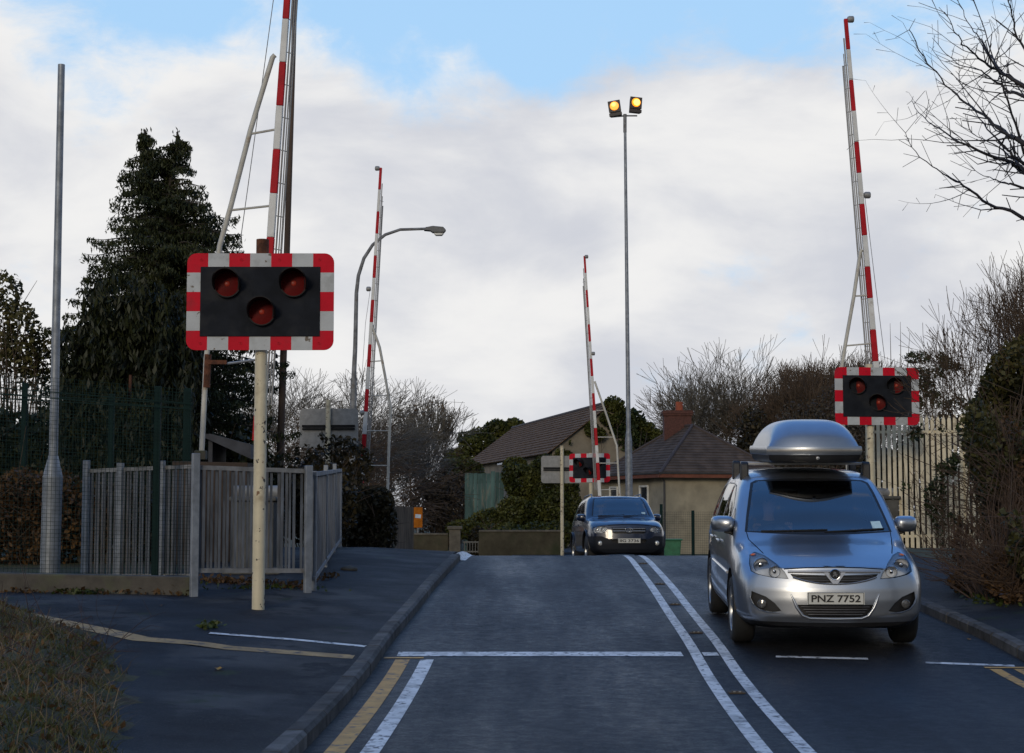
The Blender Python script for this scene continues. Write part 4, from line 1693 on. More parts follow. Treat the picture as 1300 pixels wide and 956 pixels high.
# ---- the dense dark yew in front of it
Y = 29.5
b = P(160, 650, Y)
t = thing('yew_tree', 'broad dense blackish green tree filling the space below the tall conifer', 'tree', (b.x, Y, .6))
seg_mesh('trunk', [(Vector((b.x + dx_, Y + dy_, .5)), Vector((b.x + dx_ * 1.6, Y + dy_ * 1.2, 3.9)), .07, .03) for dx_, dy_ in ((0, 0), (.25, -.3), (-.25, -.2), (.35, .2), (-.4, .1), (.1, -.45))], M('red_bark', (.07, .03, .018), .9, var=.3), t, t.location, 6)
g = np.random.default_rng(4)
ells = []
for i in range(30):
    a = i / 30
    x = P(84 + 166 * a, 600, Y).x
    hmax = P(0, 342 + 66 * abs(a - .5) ** 1.5 * 2.4 + g.uniform(-8, 14), Y).z
    for j in range(3):
        yy = Y + g.uniform(-.8, .8)
        ells.append(((x, yy, .6 + (hmax - .6) * (.70 if j == 0 else g.uniform(.25, .6))), (.22, .25, (hmax - .6) * (.30 if j == 0 else .26))))
C = blob_pts(52000, ells, 21, 1.8, -.9, .25)
leaves('crown', C, .085, yewm, t, t.location, 6, aspect=.30, droop=(0, 0, 1.1))

# ---- loose evergreen at the left edge, hedge bank behind the mesh fence
def leafy(name, label, cat, px, Y, gz, ells, n, size, mat, seed, thr=-.2, stems=8, bark=barkb, f=1.2, group=None, aspect=.6, shell=.5, r=.03):
    b = P(px, 650, Y)
    t = thing(name, label, cat, (b.x, Y, gz), 0, group)
    C = blob_pts(n, ells, seed, f, thr, shell)
    leaves('crown' if cat == 'tree' else 'foliage', C, size, mat, t, t.location, seed, aspect)
    g = np.random.default_rng(seed + 3)
    segs = []
    for i in range(stems):
        tip = Vector(C[g.integers(len(C))])
        foot = Vector((b.x + (tip.x - b.x) * .35 + g.normal() * .05, Y + (tip.y - Y) * .3, gz - .1))
        mid = foot.lerp(tip, .5) + Vector((g.normal() * .12, g.normal() * .12, .15))
        segs += [(foot, mid, r, r * .7), (mid, tip, r * .7, r * .25)]
        for k in range(3):
            e = mid.lerp(tip, g.uniform(.1, .9))
            segs.append((e, e + Vector((g.normal() * .35, g.normal() * .3, abs(g.normal()) * .35)), r * .4, .004))
    seg_mesh('trunk' if cat == 'tree' else 'stems', segs, bark, t, t.location, 4)
    return t


def E(px, py, Y, rx, rz, ry=None):
    c = P(px, py, Y)
    s = Y / F
    return ((c.x, Y, c.z), (rx * s, (ry if ry else (rx + rz) / 2) * s, rz * s))


leafy('evergreen_tree', 'loose olive evergreen with gaps at the left edge of the scene', 'tree', 12, 32, .6,
      [E(8, 370, 32, 20, 30), E(-15, 440, 32, 34, 70), E(28, 430, 32, 24, 50), E(14, 500, 32, 46, 70), E(52, 470, 32, 16, 60), E(-20, 560, 32, 60, 60), E(30, 570, 32, 50, 50)], 5200, .055, olive, 31, .62, 70, r=.022)
for i, (px, w) in enumerate(((45, 95), (-60, 60))):
    leafy('brown_hedge', ['brown leaved hedge bank behind the tall pole', 'brown leaved hedge bank at the very left edge'][i], 'hedge', px, 24.3, .55,
          [E(px, 670, 24.3, w, 68, 60), E(px - 20, 640, 24.4, w * .6, 45, 50), E(px + 30, 650, 24.2, w * .6, 50, 50)], 9000, .045, brownleaf if i == 0 else darkhedge, 41 + i, -.5, 60, barkb, 2.5, r=.012)
leafy('brown_hedge', 'dim brown hedge behind the older slat railing', 'hedge', 175, 24.6, .6,
      [E(150, 670, 24.6, 60, 65, 50), E(215, 675, 24.8, 60, 60, 50)], 7000, .05, darkhedge, 44, -.5, 30, barkb, 2.5, r=.012)
leafy('dark_shrub', 'dark shrub growth behind the slat railing right of the cabinet', 'shrub', 400, 33, .5,
      [E(330, 640, 33, 50, 60), E(400, 640, 33, 55, 50), E(420, 590, 36, 50, 40)], 9000, .06, darkhedge, 46, -.3, 30, barkb, 2, r=.015)

leafy('dark_shrub', 'dark thicket close behind the cream palisade fence', 'shrub', 1170, 33.5, .6,
      [E(1125, 640, 33.5, 40, 75, 60), E(1165, 630, 33.6, 40, 85, 60), E(1210, 620, 33.8, 45, 95, 60)], 9000, .07, darkhedge, 47, -.6, 30, barkb, 1.6, r=.015)
for i_, (px_, w_) in enumerate(((70, 60), (0, 70), (-70, 70), (255, 40), (300, 45))):
    leafy('dark_shrub', ['dark undergrowth at the foot of the yew, left of its trunk', 'dark undergrowth below the loose olive evergreen', 'dark undergrowth at the far left edge beyond the mesh fence', 'dark undergrowth right of the yew behind the barrier strut', 'dark undergrowth between the barrier strut and the cabinet roof'][i_],
          'shrub', px_, 31, .6, [E(px_, 600, 31, w_, 85 if i_ < 3 else 55, 60), E(px_ + 15, 640, 31, w_, 70, 60)], 7000, .075, yewm, 141 + i_, -.8, 20, barkb, 1.6, r=.015)

# ---- bare trees beyond the crossing on the left
G1 = 'bare trees beyond the crossing'
bare_tree('bare_tree', 'bare spreading tree between the wooden pole and the grey signal back', 408, 72, 462, 101, barkg, .15, .55, 5, (2, 4), .30, G1, widen=1.3)
bare_tree('bare_tree', 'smaller bare tree behind the near signal post', 335, 66, 495, 102, barkb, .12, .6, 5, (2, 3), .25, G1, widen=1.6)
bare_tree('bare_tree', 'bare tree just right of the curved street lamp column', 470, 78, 484, 103, barkg, .14, .55, 5, (2, 4), .30, G1, widen=1.3)
bare_tree('bare_tree', 'bare dark tree low behind the barrier side frame', 512, 84, 535, 104, barkb, .12, .6, 5, (2, 3), .25, G1, widen=1.2)
bare_tree('bare_tree', 'pale slender bare tree with a few brown leaf clusters left of the barn', 548, 86, 494, 105, barkg, .09, .36, 5, (2, 3), .8, G1, trunk=.24, leaf=(brownleaf, .04, .10, 4), widen=1.0, minr=.011)
leafy('orange_beech', 'orange leaved beech bush right of the barrier side frame', 'bush', 490, 72, -.2, [E(470, 612, 72, 22, 22), E(500, 628, 72, 24, 24), E(525, 622, 72, 14, 14), E(488, 650, 72, 30, 25)], 2600, .10, orangeleaf, 51, .25, 30, barkb, 1.4)
leafy('clipped_hedge', 'dark clipped hedge left of the timber fence', 'hedge', 470, 41.5, .15,
      [E(462, 665, 41.5, 26, 44, 36), E(482, 668, 41.5, 22, 42, 36), E(448, 660, 41.5, 18, 42, 36), E(474, 640, 41.5, 26, 24, 36)], 9000, .065, darkhedge, 52, -.7, 30, barkb, 2)
leafy('brown_shrub', 'brown leafless scrub between the orange bush and the green boards', 'shrub', 565, 76, -.2, [E(540, 640, 76, 28, 34), E(575, 645, 76, 30, 45), E(560, 625, 77, 22, 30)], 6000, .075, M('dead_leaf', (.06, .042, .026), .9, var=.3, island=.5), 53, -.35, 60, barkb, 1.2, r=.02)
# evergreens round the barn
leafy('evergreen_bush', 'dark green bush left of the barn, reaching above its eave', 'bush', 595, 117, -.2, [E(580, 590, 116, 20, 22), E(606, 562, 117, 24, 18), E(632, 547, 118, 22, 14), E(598, 610, 116, 30, 30), E(652, 540, 118, 14, 9)], 9000, .15, ivym, 54, -.35, 20, barkb, .9)
leafy('ivy', 'thick ivy over the left side wall of the barn', 'ivy', 585, 77, -.2, [E(575, 612, 82, 18, 34, 22), E(600, 600, 82, 14, 14, 10), E(560, 640, 82, 16, 30, 20)], 5000, .11, ivym, 55, -.35, 12, barkb, 1.1)
iv = [E(660, 615, 70, 26, 32, 18), E(690, 610, 69.5, 24, 34, 18), E(655, 655, 69, 24, 26, 18), E(700, 650, 69, 28, 30, 18), E(725, 640, 69.5, 14, 40, 14), E(625, 662, 68.8, 28, 16, 12), E(590, 672, 68, 24, 12, 12), E(720, 600, 70.5, 12, 16, 10), E(655, 590, 71, 16, 10, 10)]
leafy('ivy', 'large yellow green ivy mass on the barn behind the grey signal back', 'ivy', 675, 76, -.2, iv, 24000, .070, ivym, 56, -.5, 20, barkb, 1.0)
vg = []
for k in range(9):
    a = A0 + GD * (WID / 2) * k / 8 - RD * .3
    vg.append(((a.x, a.y, EZ + (RZ - EZ) * k / 8 - .55 * math.sin(1 + k * 1.7) ** 2 - .45), (.36, .25, .34)))
for k in range(7):
    a = A0 + GD * (WID / 2 + WID / 2 * k / 6) - RD * .25
    vg.append(((a.x, a.y, RZ - (RZ - EZ) * k / 6 - .1), (.55, .35, .38)))
leafy('ivy', 'ivy climbing the gable edge and verge of the barn', 'ivy', 780, 72, -.2, vg, 7000, .085, ivym, 57, -.3, 10, barkb, 1.6)
leafy('evergreen_bush', 'dark rounded evergreen rising behind the barn gable', 'bush', 812, 84, -.2, [E(795, 545, 84, 26, 26), E(818, 556, 84, 18, 18), E(780, 535, 86, 18, 14)], 3800, .12, hedgeg, 58, -.4, 8, barkb, 1)
leafy('dark_shrub', 'dark round shrub beside the garden gate', 'shrub', 607, 64.2, -.2, [E(607, 690, 64.2, 15, 20)], 2000, .06, darkhedge, 59, -.6, 8, barkb, 2)
leafy('dark_shrub', 'dim undergrowth behind the long garden wall', 'shrub', 660, 65.5, -.2, [E(640, 680, 65.5, 40, 16), E(700, 678, 65.5, 40, 18)], 3600, .08, ivym, 60, -.4, 8, barkb, 1.4)

# ---- bare trees behind the house
G2 = 'bare trees behind the house'
for i, (px, Y, top, sd, sp, wd, lab) in enumerate((
        (945, 92, 430, 111, .5, 1.15, 'bare tree with ascending branches behind the house roof, left of its neighbours'),
        (905, 90, 462, 112, .6, 1.1, 'thin bare tree leaning out left behind the house roof'),
        (985, 95, 448, 113, .45, 1.0, 'dense brown bare tree above the roof box of the silver car'),
        (1025, 88, 428, 114, .42, 1.0, 'brown bare tree left of the right barrier side frame'),
        (1062, 90, 436, 115, .42, .9, 'dense bare tree directly behind the right crossing signal'),
        (1000, 86, 470, 116, .5, 1.0, 'shorter twiggy bare tree between the two brown ones'),
        (1100, 88, 446, 117, .45, .8, 'bare tree just right of the right barrier arm'))):
    bare_tree('bare_tree', lab, px, Y, top, sd, barkb if i > 1 else barkg, .15, sp, 5 if i not in (2, 4) else 6, (2, 4) if i not in (2, 4) else (2, 3), .5, G2, widen=wd, trunk=.2, minr=.011)
leafy('evergreen_bush', 'dark ivy clad thicket right of the house roof', 'bush', 935, 84, -.2, [E(930, 575, 84, 28, 38), E(958, 560, 84, 22, 50), E(985, 590, 84, 30, 50), E(940, 610, 84, 40, 50), E(1010, 600, 84, 40, 60)], 9000, .11, darkhedge, 61, -.25, 20, barkb, 1.2)
leafy('brown_shrub', 'brown scrub behind the roof box and the right signal', 'shrub', 1040, 70, -.2, [E(1020, 580, 70, 40, 70), E(1060, 570, 70, 40, 80), E(1085, 600, 70, 30, 80)], 9000, .08, M('brown_thicket', (.05, .04, .028), .9, var=.3, island=.5), 62, -.2, 80, barkb, 1.4, r=.03)

# ---- the right hand hedge, shrubs and bare trees
rh = [E(1305, 560, 20, 78, 125, 90), E(1290, 640, 20.5, 50, 105, 70), E(1268, 560, 22.5, 36, 90, 60), E(1340, 500, 20, 80, 90, 90), E(1375, 660, 18, 90, 130, 80), E(1300, 600, 19.4, 42, 150, 70), E(1275, 620, 21, 26, 120, 50), E(1248, 540, 25, 26, 60, 40), E(1262, 500, 24, 36, 48, 50), E(1300, 470, 22, 40, 40, 50)]
leafy('overgrown_hedge', 'tall overgrown evergreen hedge along the right footway', 'hedge', 1305, 20.5, .6, rh, 36000, .040, oliveh, 71, .08, 220, barkb, 1.5, r=.014)
rb_ = [E(1245, 695, 20.2, 32, 52, 60), E(1268, 640, 19.2, 34, 115, 60), E(1300, 690, 17.6, 52, 80, 60), E(1285, 730, 18.3, 40, 30, 50), E(1245, 740, 19.6, 36, 16, 50), E(1310, 735, 17, 60, 26, 60)]
leafy('bramble_bank', 'brown dead bramble tangle at the foot of the right hedge', 'brambles', 1260, 18.8, .55, rb_, 9000, .028, brownleaf, 72, .1, 240, M('dead_stems', (.085, .052, .032), .9, var=.3), 2.0, r=.007)
leafy('fence_ivy', 'dark ivy trailing through the cream palisade fence', 'ivy', 1190, 29.7, .7, [E(1168, 560, 29.7, 14, 36, 8), E(1188, 620, 29.6, 14, 70, 8), E(1205, 560, 29.5, 14, 50, 12), E(1160, 525, 28.8, 10, 16, 6), E(1150, 640, 29.8, 7, 50, 6), E(1208, 680, 29.0, 16, 30, 12)], 1900, .040, hedgeg, 73, .10, 30, barkb, 2.4, r=.006)
_g = random.Random(19)
bd = [E(_g.uniform(1150, 1275), _g.uniform(448, 545), _g.uniform(31.2, 32.6), _g.uniform(12, 22), _g.uniform(8, 15), 18) for _ in range(34)]
t = leafy('buddleia_shrub', 'arching shrub with dark drooping leaves above the right palisade fence', 'shrub', 1195, 31.7, .7, bd, 6500, .052, hedgeg, 74, .22, 110, barkb, 2.2, r=.008, aspect=.28)
g = random.Random(8)
segs = []
for px in (1118, 1130, 1143, 1155, 1168, 1190, 1213, 1222, 1237):
    a, b = P(px + g.uniform(-6, 6), 520, 31.8), P(px, 398 + g.uniform(0, 50), 31.8)
    m_ = a.lerp(b, .5) + Vector((g.gauss(0, .05), 0, 0))
    segs += [(a, m_, .012, .008), (m_, b, .008, .003)]
seg_mesh('bare_shoots', segs, barkb, t, t.location, 4)
bare_tree('bare_tree', 'small bare twiggy tree rising out of the right hedge', 1262, 23, 288, 121, barkb, .065, .55, 5, (2, 3), .40, None, gz=.7, trunk=.32, minr=.0035, widen=.8)
bare_tree('bare_tree', 'brownish bare tree at the right edge beside the small twiggy one', 1310, 22, 300, 122, barkb, .07, .5, 5, (2, 3), .45, None, gz=.7, trunk=.28, minr=.0035, widen=.8)

# ---- the near bare tree whose branches reach in from the upper right
limbs = [
    ([(1154, 37), (1173, 73), (1201, 108), (1226, 131), (1254, 151), (1279, 171), (1300, 181), (1400, 240), (1520, 330)], 12.6, .008, .055),
    ([(1158, 128), (1171, 148), (1186, 160), (1213, 178), (1241, 191), (1279, 205), (1300, 218), (1400, 275), (1525, 370)], 13.0, .006, .050),
    ([(1150, 169), (1163, 193), (1191, 216), (1213, 230), (1230, 240), (1256, 259), (1300, 277), (1410, 340), (1530, 440)], 13.4, .006, .045),
    ([(1200, 16), (1213, 40), (1226, 60), (1251, 78), (1270, 93), (1300, 108), (1400, 180), (1510, 290)], 12.2, .006, .05),
    ([(1192, 58), (1213, 79), (1239, 88), (1261, 100), (1279, 116), (1300, 123), (1390, 190), (1512, 300)], 13.6, .006, .045),
    ([(1217, 0), (1228, 28), (1244, 50), (1259, 73), (1270, 90), (1300, 113), (1405, 200), (1515, 310)], 12.8, .006, .045),
    ([(1225, -30), (1250, 40), (1270, 100), (1290, 160), (1320, 230), (1420, 320), (1525, 390)], 13.2, .007, .045),
    ([(1264, -40), (1281, 0), (1289, 38), (1300, 62), (1340, 130), (1420, 220), (1515, 320)], 12.5, .008, .045),
    ([(1217, 95), (1226, 125), (1245, 150), (1262, 175), (1280, 190), (1300, 208), (1370, 260), (1520, 370)], 12.9, .005, .04),
    ([(1233, 215), (1256, 225), (1275, 233), (1300, 240), (1400, 300), (1528, 420)], 13.1, .005, .04),
    ([(1214, 152), (1235, 170), (1262, 184), (1285, 200), (1310, 222), (1420, 300), (1528, 410)], 12.7, .004, .04),
]
tb = P(1560, 650, 13.2)
gz = H(tb.x, 13.2)
t = thing('bare_tree', 'near leafless tree outside the frame whose branches reach in at the upper right', 'tree', (tb.x, 13.2, gz))
g = random.Random(77)
segs, trunkp = [], []
for pts, Y, r0, r1 in limbs:
    W = [P(x, y, Y + .5 * math.sin(i * .7 + Y * 5)) for i, (x, y) in enumerate(pts)]
    # smooth the limb
    fine = []
    for i in range(len(W) - 1):
        a = W[max(0, i - 1)]; b = W[i]; c = W[i + 1]; d = W[min(len(W) - 1, i + 2)]
        for k in range(4):
            u = k / 4
            fine.append(.5 * ((2 * b) + (c - a) * u + (2 * a - 5 * b + 4 * c - d) * u * u + (3 * b - a - 3 * c + d) * u ** 3))
    fine.append(W[-1])
    fine = [p + Vector((g.gauss(0, .006), 0, g.gauss(0, .006))) for p in fine]
    n = len(fine) - 1
    for i in range(n):
        ra, rb2 = .58 * (r0 * .8 + (r1 - r0) * (i / n) ** 1.7), .58 * (r0 * .8 + (r1 - r0) * ((i + 1) / n) ** 1.7)
        segs.append((fine[i], fine[i + 1], ra, rb2))
        if i < n * .8:
            for q in range(g.choice((0, 1, 1, 2))):
                d = (fine[i] - fine[i + 1]).normalized()
                ax = d.orthogonal().normalized()
                ax.rotate(Matrix.Rotation(g.uniform(0, 6.28), 3, d))
                L = g.choice((.05, .08, .12, .2, .35, .6)) * (1 + i / n * .8)
                p = fine[i]
                d = (d + ax * g.uniform(.5, 1.1)).normalized()
                rr = max(.0025, min(ra * .5, .004 + L * .008))
                m_ = max(1, int(L / .12))
                for k in range(m_):
                    d = (d + Vector((g.gauss(0, .12), g.gauss(0, .12), .06 + g.gauss(0, .1)))).normalized()
                    e = p + d * L / m_
                    segs.append((p, e, rr, rr * .8))
                    if L > .3 and g.random() < .6:
                        ax = d.orthogonal().normalized()
                        ax.rotate(Matrix.Rotation(g.uniform(0, 6.28), 3, d))
                        segs.append((e, e + (d + ax).normalized() * g.uniform(.04, .16), rr * .6, .002))
                    rr *= .8
                    p = e
seg_mesh('crown', segs, twig_near, t, t.location, 5)
top = P(1522, 300, 13.0)
tm = MB()
tm.tube([(tb.x, 13.2, gz - .2), (tb.x + .05, 13.2, 1.5), P(1540, 460, 13.1), top, P(1505, 120, 12.9), P(1500, -200, 12.9)], [.24, .19, .15, .11, .08, .03], 10)
tm.build('trunk', twig_near, t, t.location, smooth=60)

# ---- a far wood so that the land ends in trees
g = np.random.default_rng(2)
ells = []
for i in range(90):
    x = -150 + 300 * i / 89 + g.normal() * 2
    h = g.uniform(4.5, 8.0)
    ells.append(((x, 170 + g.normal() * 8, h * .45), (g.uniform(2.5, 4.5), 3, h * .55)))
w = leaves('far_wood', blob_pts(30000, ells, 91, .4, -.4, .4), .42, leafmat('far_wood_leaf', (.03, .028, .018), (.055, .048, .03)), None, seed=9)
tag(w, 'dark far wood closing the view behind the houses', 'wood', kind='stuff')

# ---- the verge at the lower left: rough grass, dry stems and a bare bramble
e = [hit(-40, 768), hit(20, 776), hit(100, 808), hit(145, 845), hit(150, 900), hit(150, 955)]
g = np.random.default_rng(12)


def verge_pts(n, seed):
    gg = np.random.default_rng(seed)
    out = []
    while len(out) < n:
        px, py = gg.uniform(-160, 170), gg.uniform(770, 990)
        lim = np.interp(py, [770, 790, 808, 830, 850, 870, 990], [-10, 40, 98, 138, 150, 152, 140])
        if px < lim + gg.normal() * 7:
            out.append((px, py))
    return out


vp_cache = {}


def ground_at(px, py):
    k = (round(px / 4), round(py / 3))
    if k not in vp_cache:
        vp_cache[k] = hit(k[0] * 4, k[1] * 3)
    q = vp_cache[k]
    return q


vb = sorted(((p.y, p.x) for p in (hit(x, y) for x, y in ((-60, 766), (0, 774), (50, 788), (98, 806), (132, 828), (148, 850), (151, 880), (150, 920), (148, 985)))))
vby, vbx = [a for a, _ in vb], [b for _, b in vb]
vl = Lump(5, 3.5)


def vedge(y):
    return float(np.interp(y, vby, vbx)) if y < vby[-1] else vbx[-1] - (y - vby[-1]) * 3


def vheight(x, y):
    e_ = vedge(y) + .10 * math.sin(y * 5.1) + .08 * math.sin(y * 11.7) + .04 * math.sin(y * 23)
    k = e_ - x
    if k < 0:
        return None
    return H(x, y) + .004 + min(.14, .25 * k) * (1 + .35 * float(vl(np.array([[x, y, 0]]))[0]))


vv, vi, ff = [], {}, []
gx_, gy_ = np.arange(-9, -1.6, .12), np.arange(5.5, 18.5, .15)
for a_, y in enumerate(gy_):
    for b_, x in enumerate(gx_):
        z = vheight(x, y)
        if z is None:
            z = H(x, y) - .02
        vi[a_, b_] = len(vv)
        vv.append((x, y, z))
for a_ in range(len(gy_) - 1):
    for b_ in range(len(gx_) - 1):
        q = (vi[a_, b_], vi[a_, b_ + 1], vi[a_ + 1, b_ + 1], vi[a_ + 1, b_])
        if any(vheight(vv[k][0], vv[k][1]) is not None for k in q):
            ff.append(q)
vo = np_mesh('verge', vv, ff, M('verge_soil', (.05, .036, .02), .95, var=.4, scale=6, col2=(.05, .055, .018), bump=.8, bscale=25), smooth=True)
tag(vo, kind='structure')
gg = np.random.default_rng(14)


def blades(n, lo, hi, w, lean, seed, spread=1.0):
    gg = np.random.default_rng(seed)
    out = []
    while len(out) < n * 2:
        y = gg.uniform(7.5, 17.5)
        x = vedge(y) - abs(gg.normal()) * 1.6 + .05 * gg.normal()
        z = vheight(x, y)
        if z is None or x < -8.5:
            continue
        dens = float(vl(np.array([[x * 1.3 + seed, y * 1.3, 1.0]]))[0])
        if dens < gg.uniform(-1.1, .5):
            continue
        L = gg.uniform(lo, hi)
        q = Vector((x, y, z - .01))
        d = Vector((gg.normal() * lean, gg.normal() * lean, 1)).normalized()
        side = Vector((gg.normal(), gg.normal() * .3, 0)).normalized() * w
        m_ = q + d * L * .55
        tip = q + d * L + Vector((d.x, d.y, -.35)) * L * .35
        out.append([q - side, q + side, m_ + side * .75, m_ - side * .75])
        out.append([m_ - side * .75, m_ + side * .75, tip + side * .1, tip - side * .1])
    V = np.array([[tuple(v) for v in b] for b in out]).reshape(-1, 3)
    return V, np.arange(len(V)).reshape(-1, 4)


V, Fc = blades(14000, .03, .13, .0034, .6, 3)
tag(np_mesh('verge_grass', V, Fc, grassm), 'rough green grass on the verge at the lower left', 'grass', kind='stuff')
V, Fc = blades(5500, .05, .28, .0024, 1.2, 8)
tag(np_mesh('dry_grass', V, Fc, drygrass), 'dry brown grass and stems on the verge at the lower left', 'dry grass', kind='stuff')
C = []
while len(C) < 2600:
    y = gg.uniform(7.5, 17)
    x = vedge(y) - abs(gg.normal()) * 1.5 + .08 * gg.normal()
    z = vheight(x, y)
    if z is not None:
        C.append((x, y, z + gg.random() * .03))
lo_ = leaves('verge_litter', C, .03, brownleaf, seed=41, up=1)
tag(lo_, 'dead brown leaves scattered over the lower left verge', 'leaf litter', kind='stuff')

segs = []
g = random.Random(5)
q0 = hit(45, 850)
for i in range(48):
    a = hit(g.uniform(-60, 140), g.uniform(800, 880))
    d = Vector((g.gauss(.3, .7), g.gauss(0, .5), g.uniform(.4, 1.1))).normalized()
    p = a
    n = g.randint(4, 8)
    r = g.uniform(.0025, .006)
    for k in range(n):
        d = (d + Vector((g.gauss(0, .18), g.gauss(0, .18), -.08))).normalized()
        e2 = p + d * g.uniform(.07, .14)
        segs.append((p, e2, r, r * .88))
        if g.random() < .5:
            s_ = Vector((g.gauss(0, 1), g.gauss(0, 1), g.gauss(.2, .6))).normalized()
            segs.append((e2, e2 + s_ * g.uniform(.06, .22), r * .6, .001))
        r *= .88
        p = e2
b = hit(40, 850)
t = thing('bramble', 'dark leafless bramble stems sprawling over the lower left verge', 'brambles', b)
seg_mesh('stems', segs, M('bramble_stem', (.04, .022, .018), .8, var=.3), t, b, 4)

# weeds, litter and fallen leaves along the edges
C = []
gg = np.random.default_rng(16)
for (x0, y0, x1, y1, n, sx) in ((255, 738, 390, 748, 500, .10), (0, 752, 240, 756, 120, .06), (395, 742, 425, 732, 60, .05)):
    a, b = hit(x0, y0), hit(x1, y1)
    for i in range(n):
        k = gg.random()
        q = a.lerp(b, k) + Vector((gg.normal() * .03, gg.normal() * sx, 0))
        C.append((q.x, q.y, H(q.x, q.y) + abs(gg.normal()) * .03 + .005))
lw = leaves('leaf_litter', C, .032, brownleaf, seed=17)
tag(lw, 'brown leaf litter gathered under the slat railings', 'leaf litter', kind='stuff')
C = []
for (px, py, n, sx, sy) in ((265, 797, 70, .05, .10), (105, 754, 120, .16, .05), (205, 742, 80, .25, .05), (345, 748, 90, .3, .06), (1255, 762, 160, .12, .35)):
    q = hit(px, py)
    for i in range(n):
        x, y = q.x + gg.normal() * sx, q.y + gg.normal() * sy
        C.append((x, y, H(x, y) + gg.random() * .05))
lw = leaves('moss_tufts', C, .03, leafmat('moss', (.03, .045, .008), (.07, .085, .015)), seed=18, up=1)
tag(lw, 'small green moss and weed tufts along the pavement edges', 'weeds', kind='stuff')
for i, (px, py, lab) in enumerate(((278, 851, 'single bright yellow fallen leaf on the near left pavement'), (1230, 813, 'yellow fallen leaf in the gutter by the right kerb'), (1296, 764, 'orange fallen leaf at the foot of the right hedge'), (205, 770, 'tan fallen leaf near the concrete edging left of the signal post'))):
    q = hit(px, py)
    mb = MB()
    s_ = .055 if i == 0 else .035
    prof_ = [(0, -1, 0), (.5, -.5, .25), (.7, .1, .3), (.35, .7, .12), (0, 1.1, .3), (-.4, .6, .15), (-.7, 0, .25), (-.45, -.6, .3)]
    vs = [(q.x + x * s_, q.y + y * s_, q.z + .008 + z * s_) for x, y, z in prof_] + [(q.x, q.y, q.z + .008)]
    mb.add(vs, [(k, (k + 1) % 8, 8) for k in range(8)])
    tag(mb.build('fallen_leaf', leafy_y if i < 3 else brownleaf), lab, 'leaf')
# pale stone lumps near the fence foot
for i, (px, py, s_) in enumerate(((443, 724, .11),)):
    q = hit(px, py)
    bm = bmesh.new()
    bmesh.ops.create_icosphere(bm, subdivisions=3, radius=s_)
    for v in bm.verts:
        v.co *= 1 + .16 * math.sin(v.co.x * 40 + 1) * math.sin(v.co.y * 35) + .1 * math.sin(v.co.z * 50)
        v.co.z *= .6
        v.co += q
    me = bpy.data.meshes.new('stone')
    bm.to_mesh(me)
    bm.free()
    me.materials.append(cop)
    tag(finish(me, 'stone', None, 180), 'pale rough stone at the far end of the left railing', 'stone')
# ================================================================== cars
from mathutils.bvhtree import BVHTree
silver = M('silver_paint', (.37, .39, .42), .33, .92, var=.03, scale=2, coat=.7)
navy = M('navy_paint', (.006, .012, .034), .32, 0, var=.1, scale=2, coat=.9)
navy.node_tree.nodes['Principled BSDF'].inputs['Coat Roughness'].default_value = .07
chrome = M('chrome', (.50, .51, .53), .22, 1.0, var=.04)
tyre = M('tyre_rubber', (.012, .012, .012), .8, var=.2, bump=.1)
rimm = M('alloy', (.32, .33, .34), .32, .8, var=.1)
glass = glassmat('car_glass', (.44, .50, .53), .15)
clearg = glassmat('lamp_cover', (.92, .94, .96), -.03)
trimb = M('black_trim', (.011, .011, .012), .5, var=.2)
platew = M('plate_white', (.56, .56, .52), .4, var=.05)
ink = M('plate_ink', (.006, .006, .007), .5)
amberl = M('orange_indicator', (.5, .12, .03), .2, coat=1)
reflector = M('reflector_bowl', (.66, .68, .72), .35, .35, var=.1)
seatm = M('seat_cloth', (.02, .021, .024), .9, var=.2)


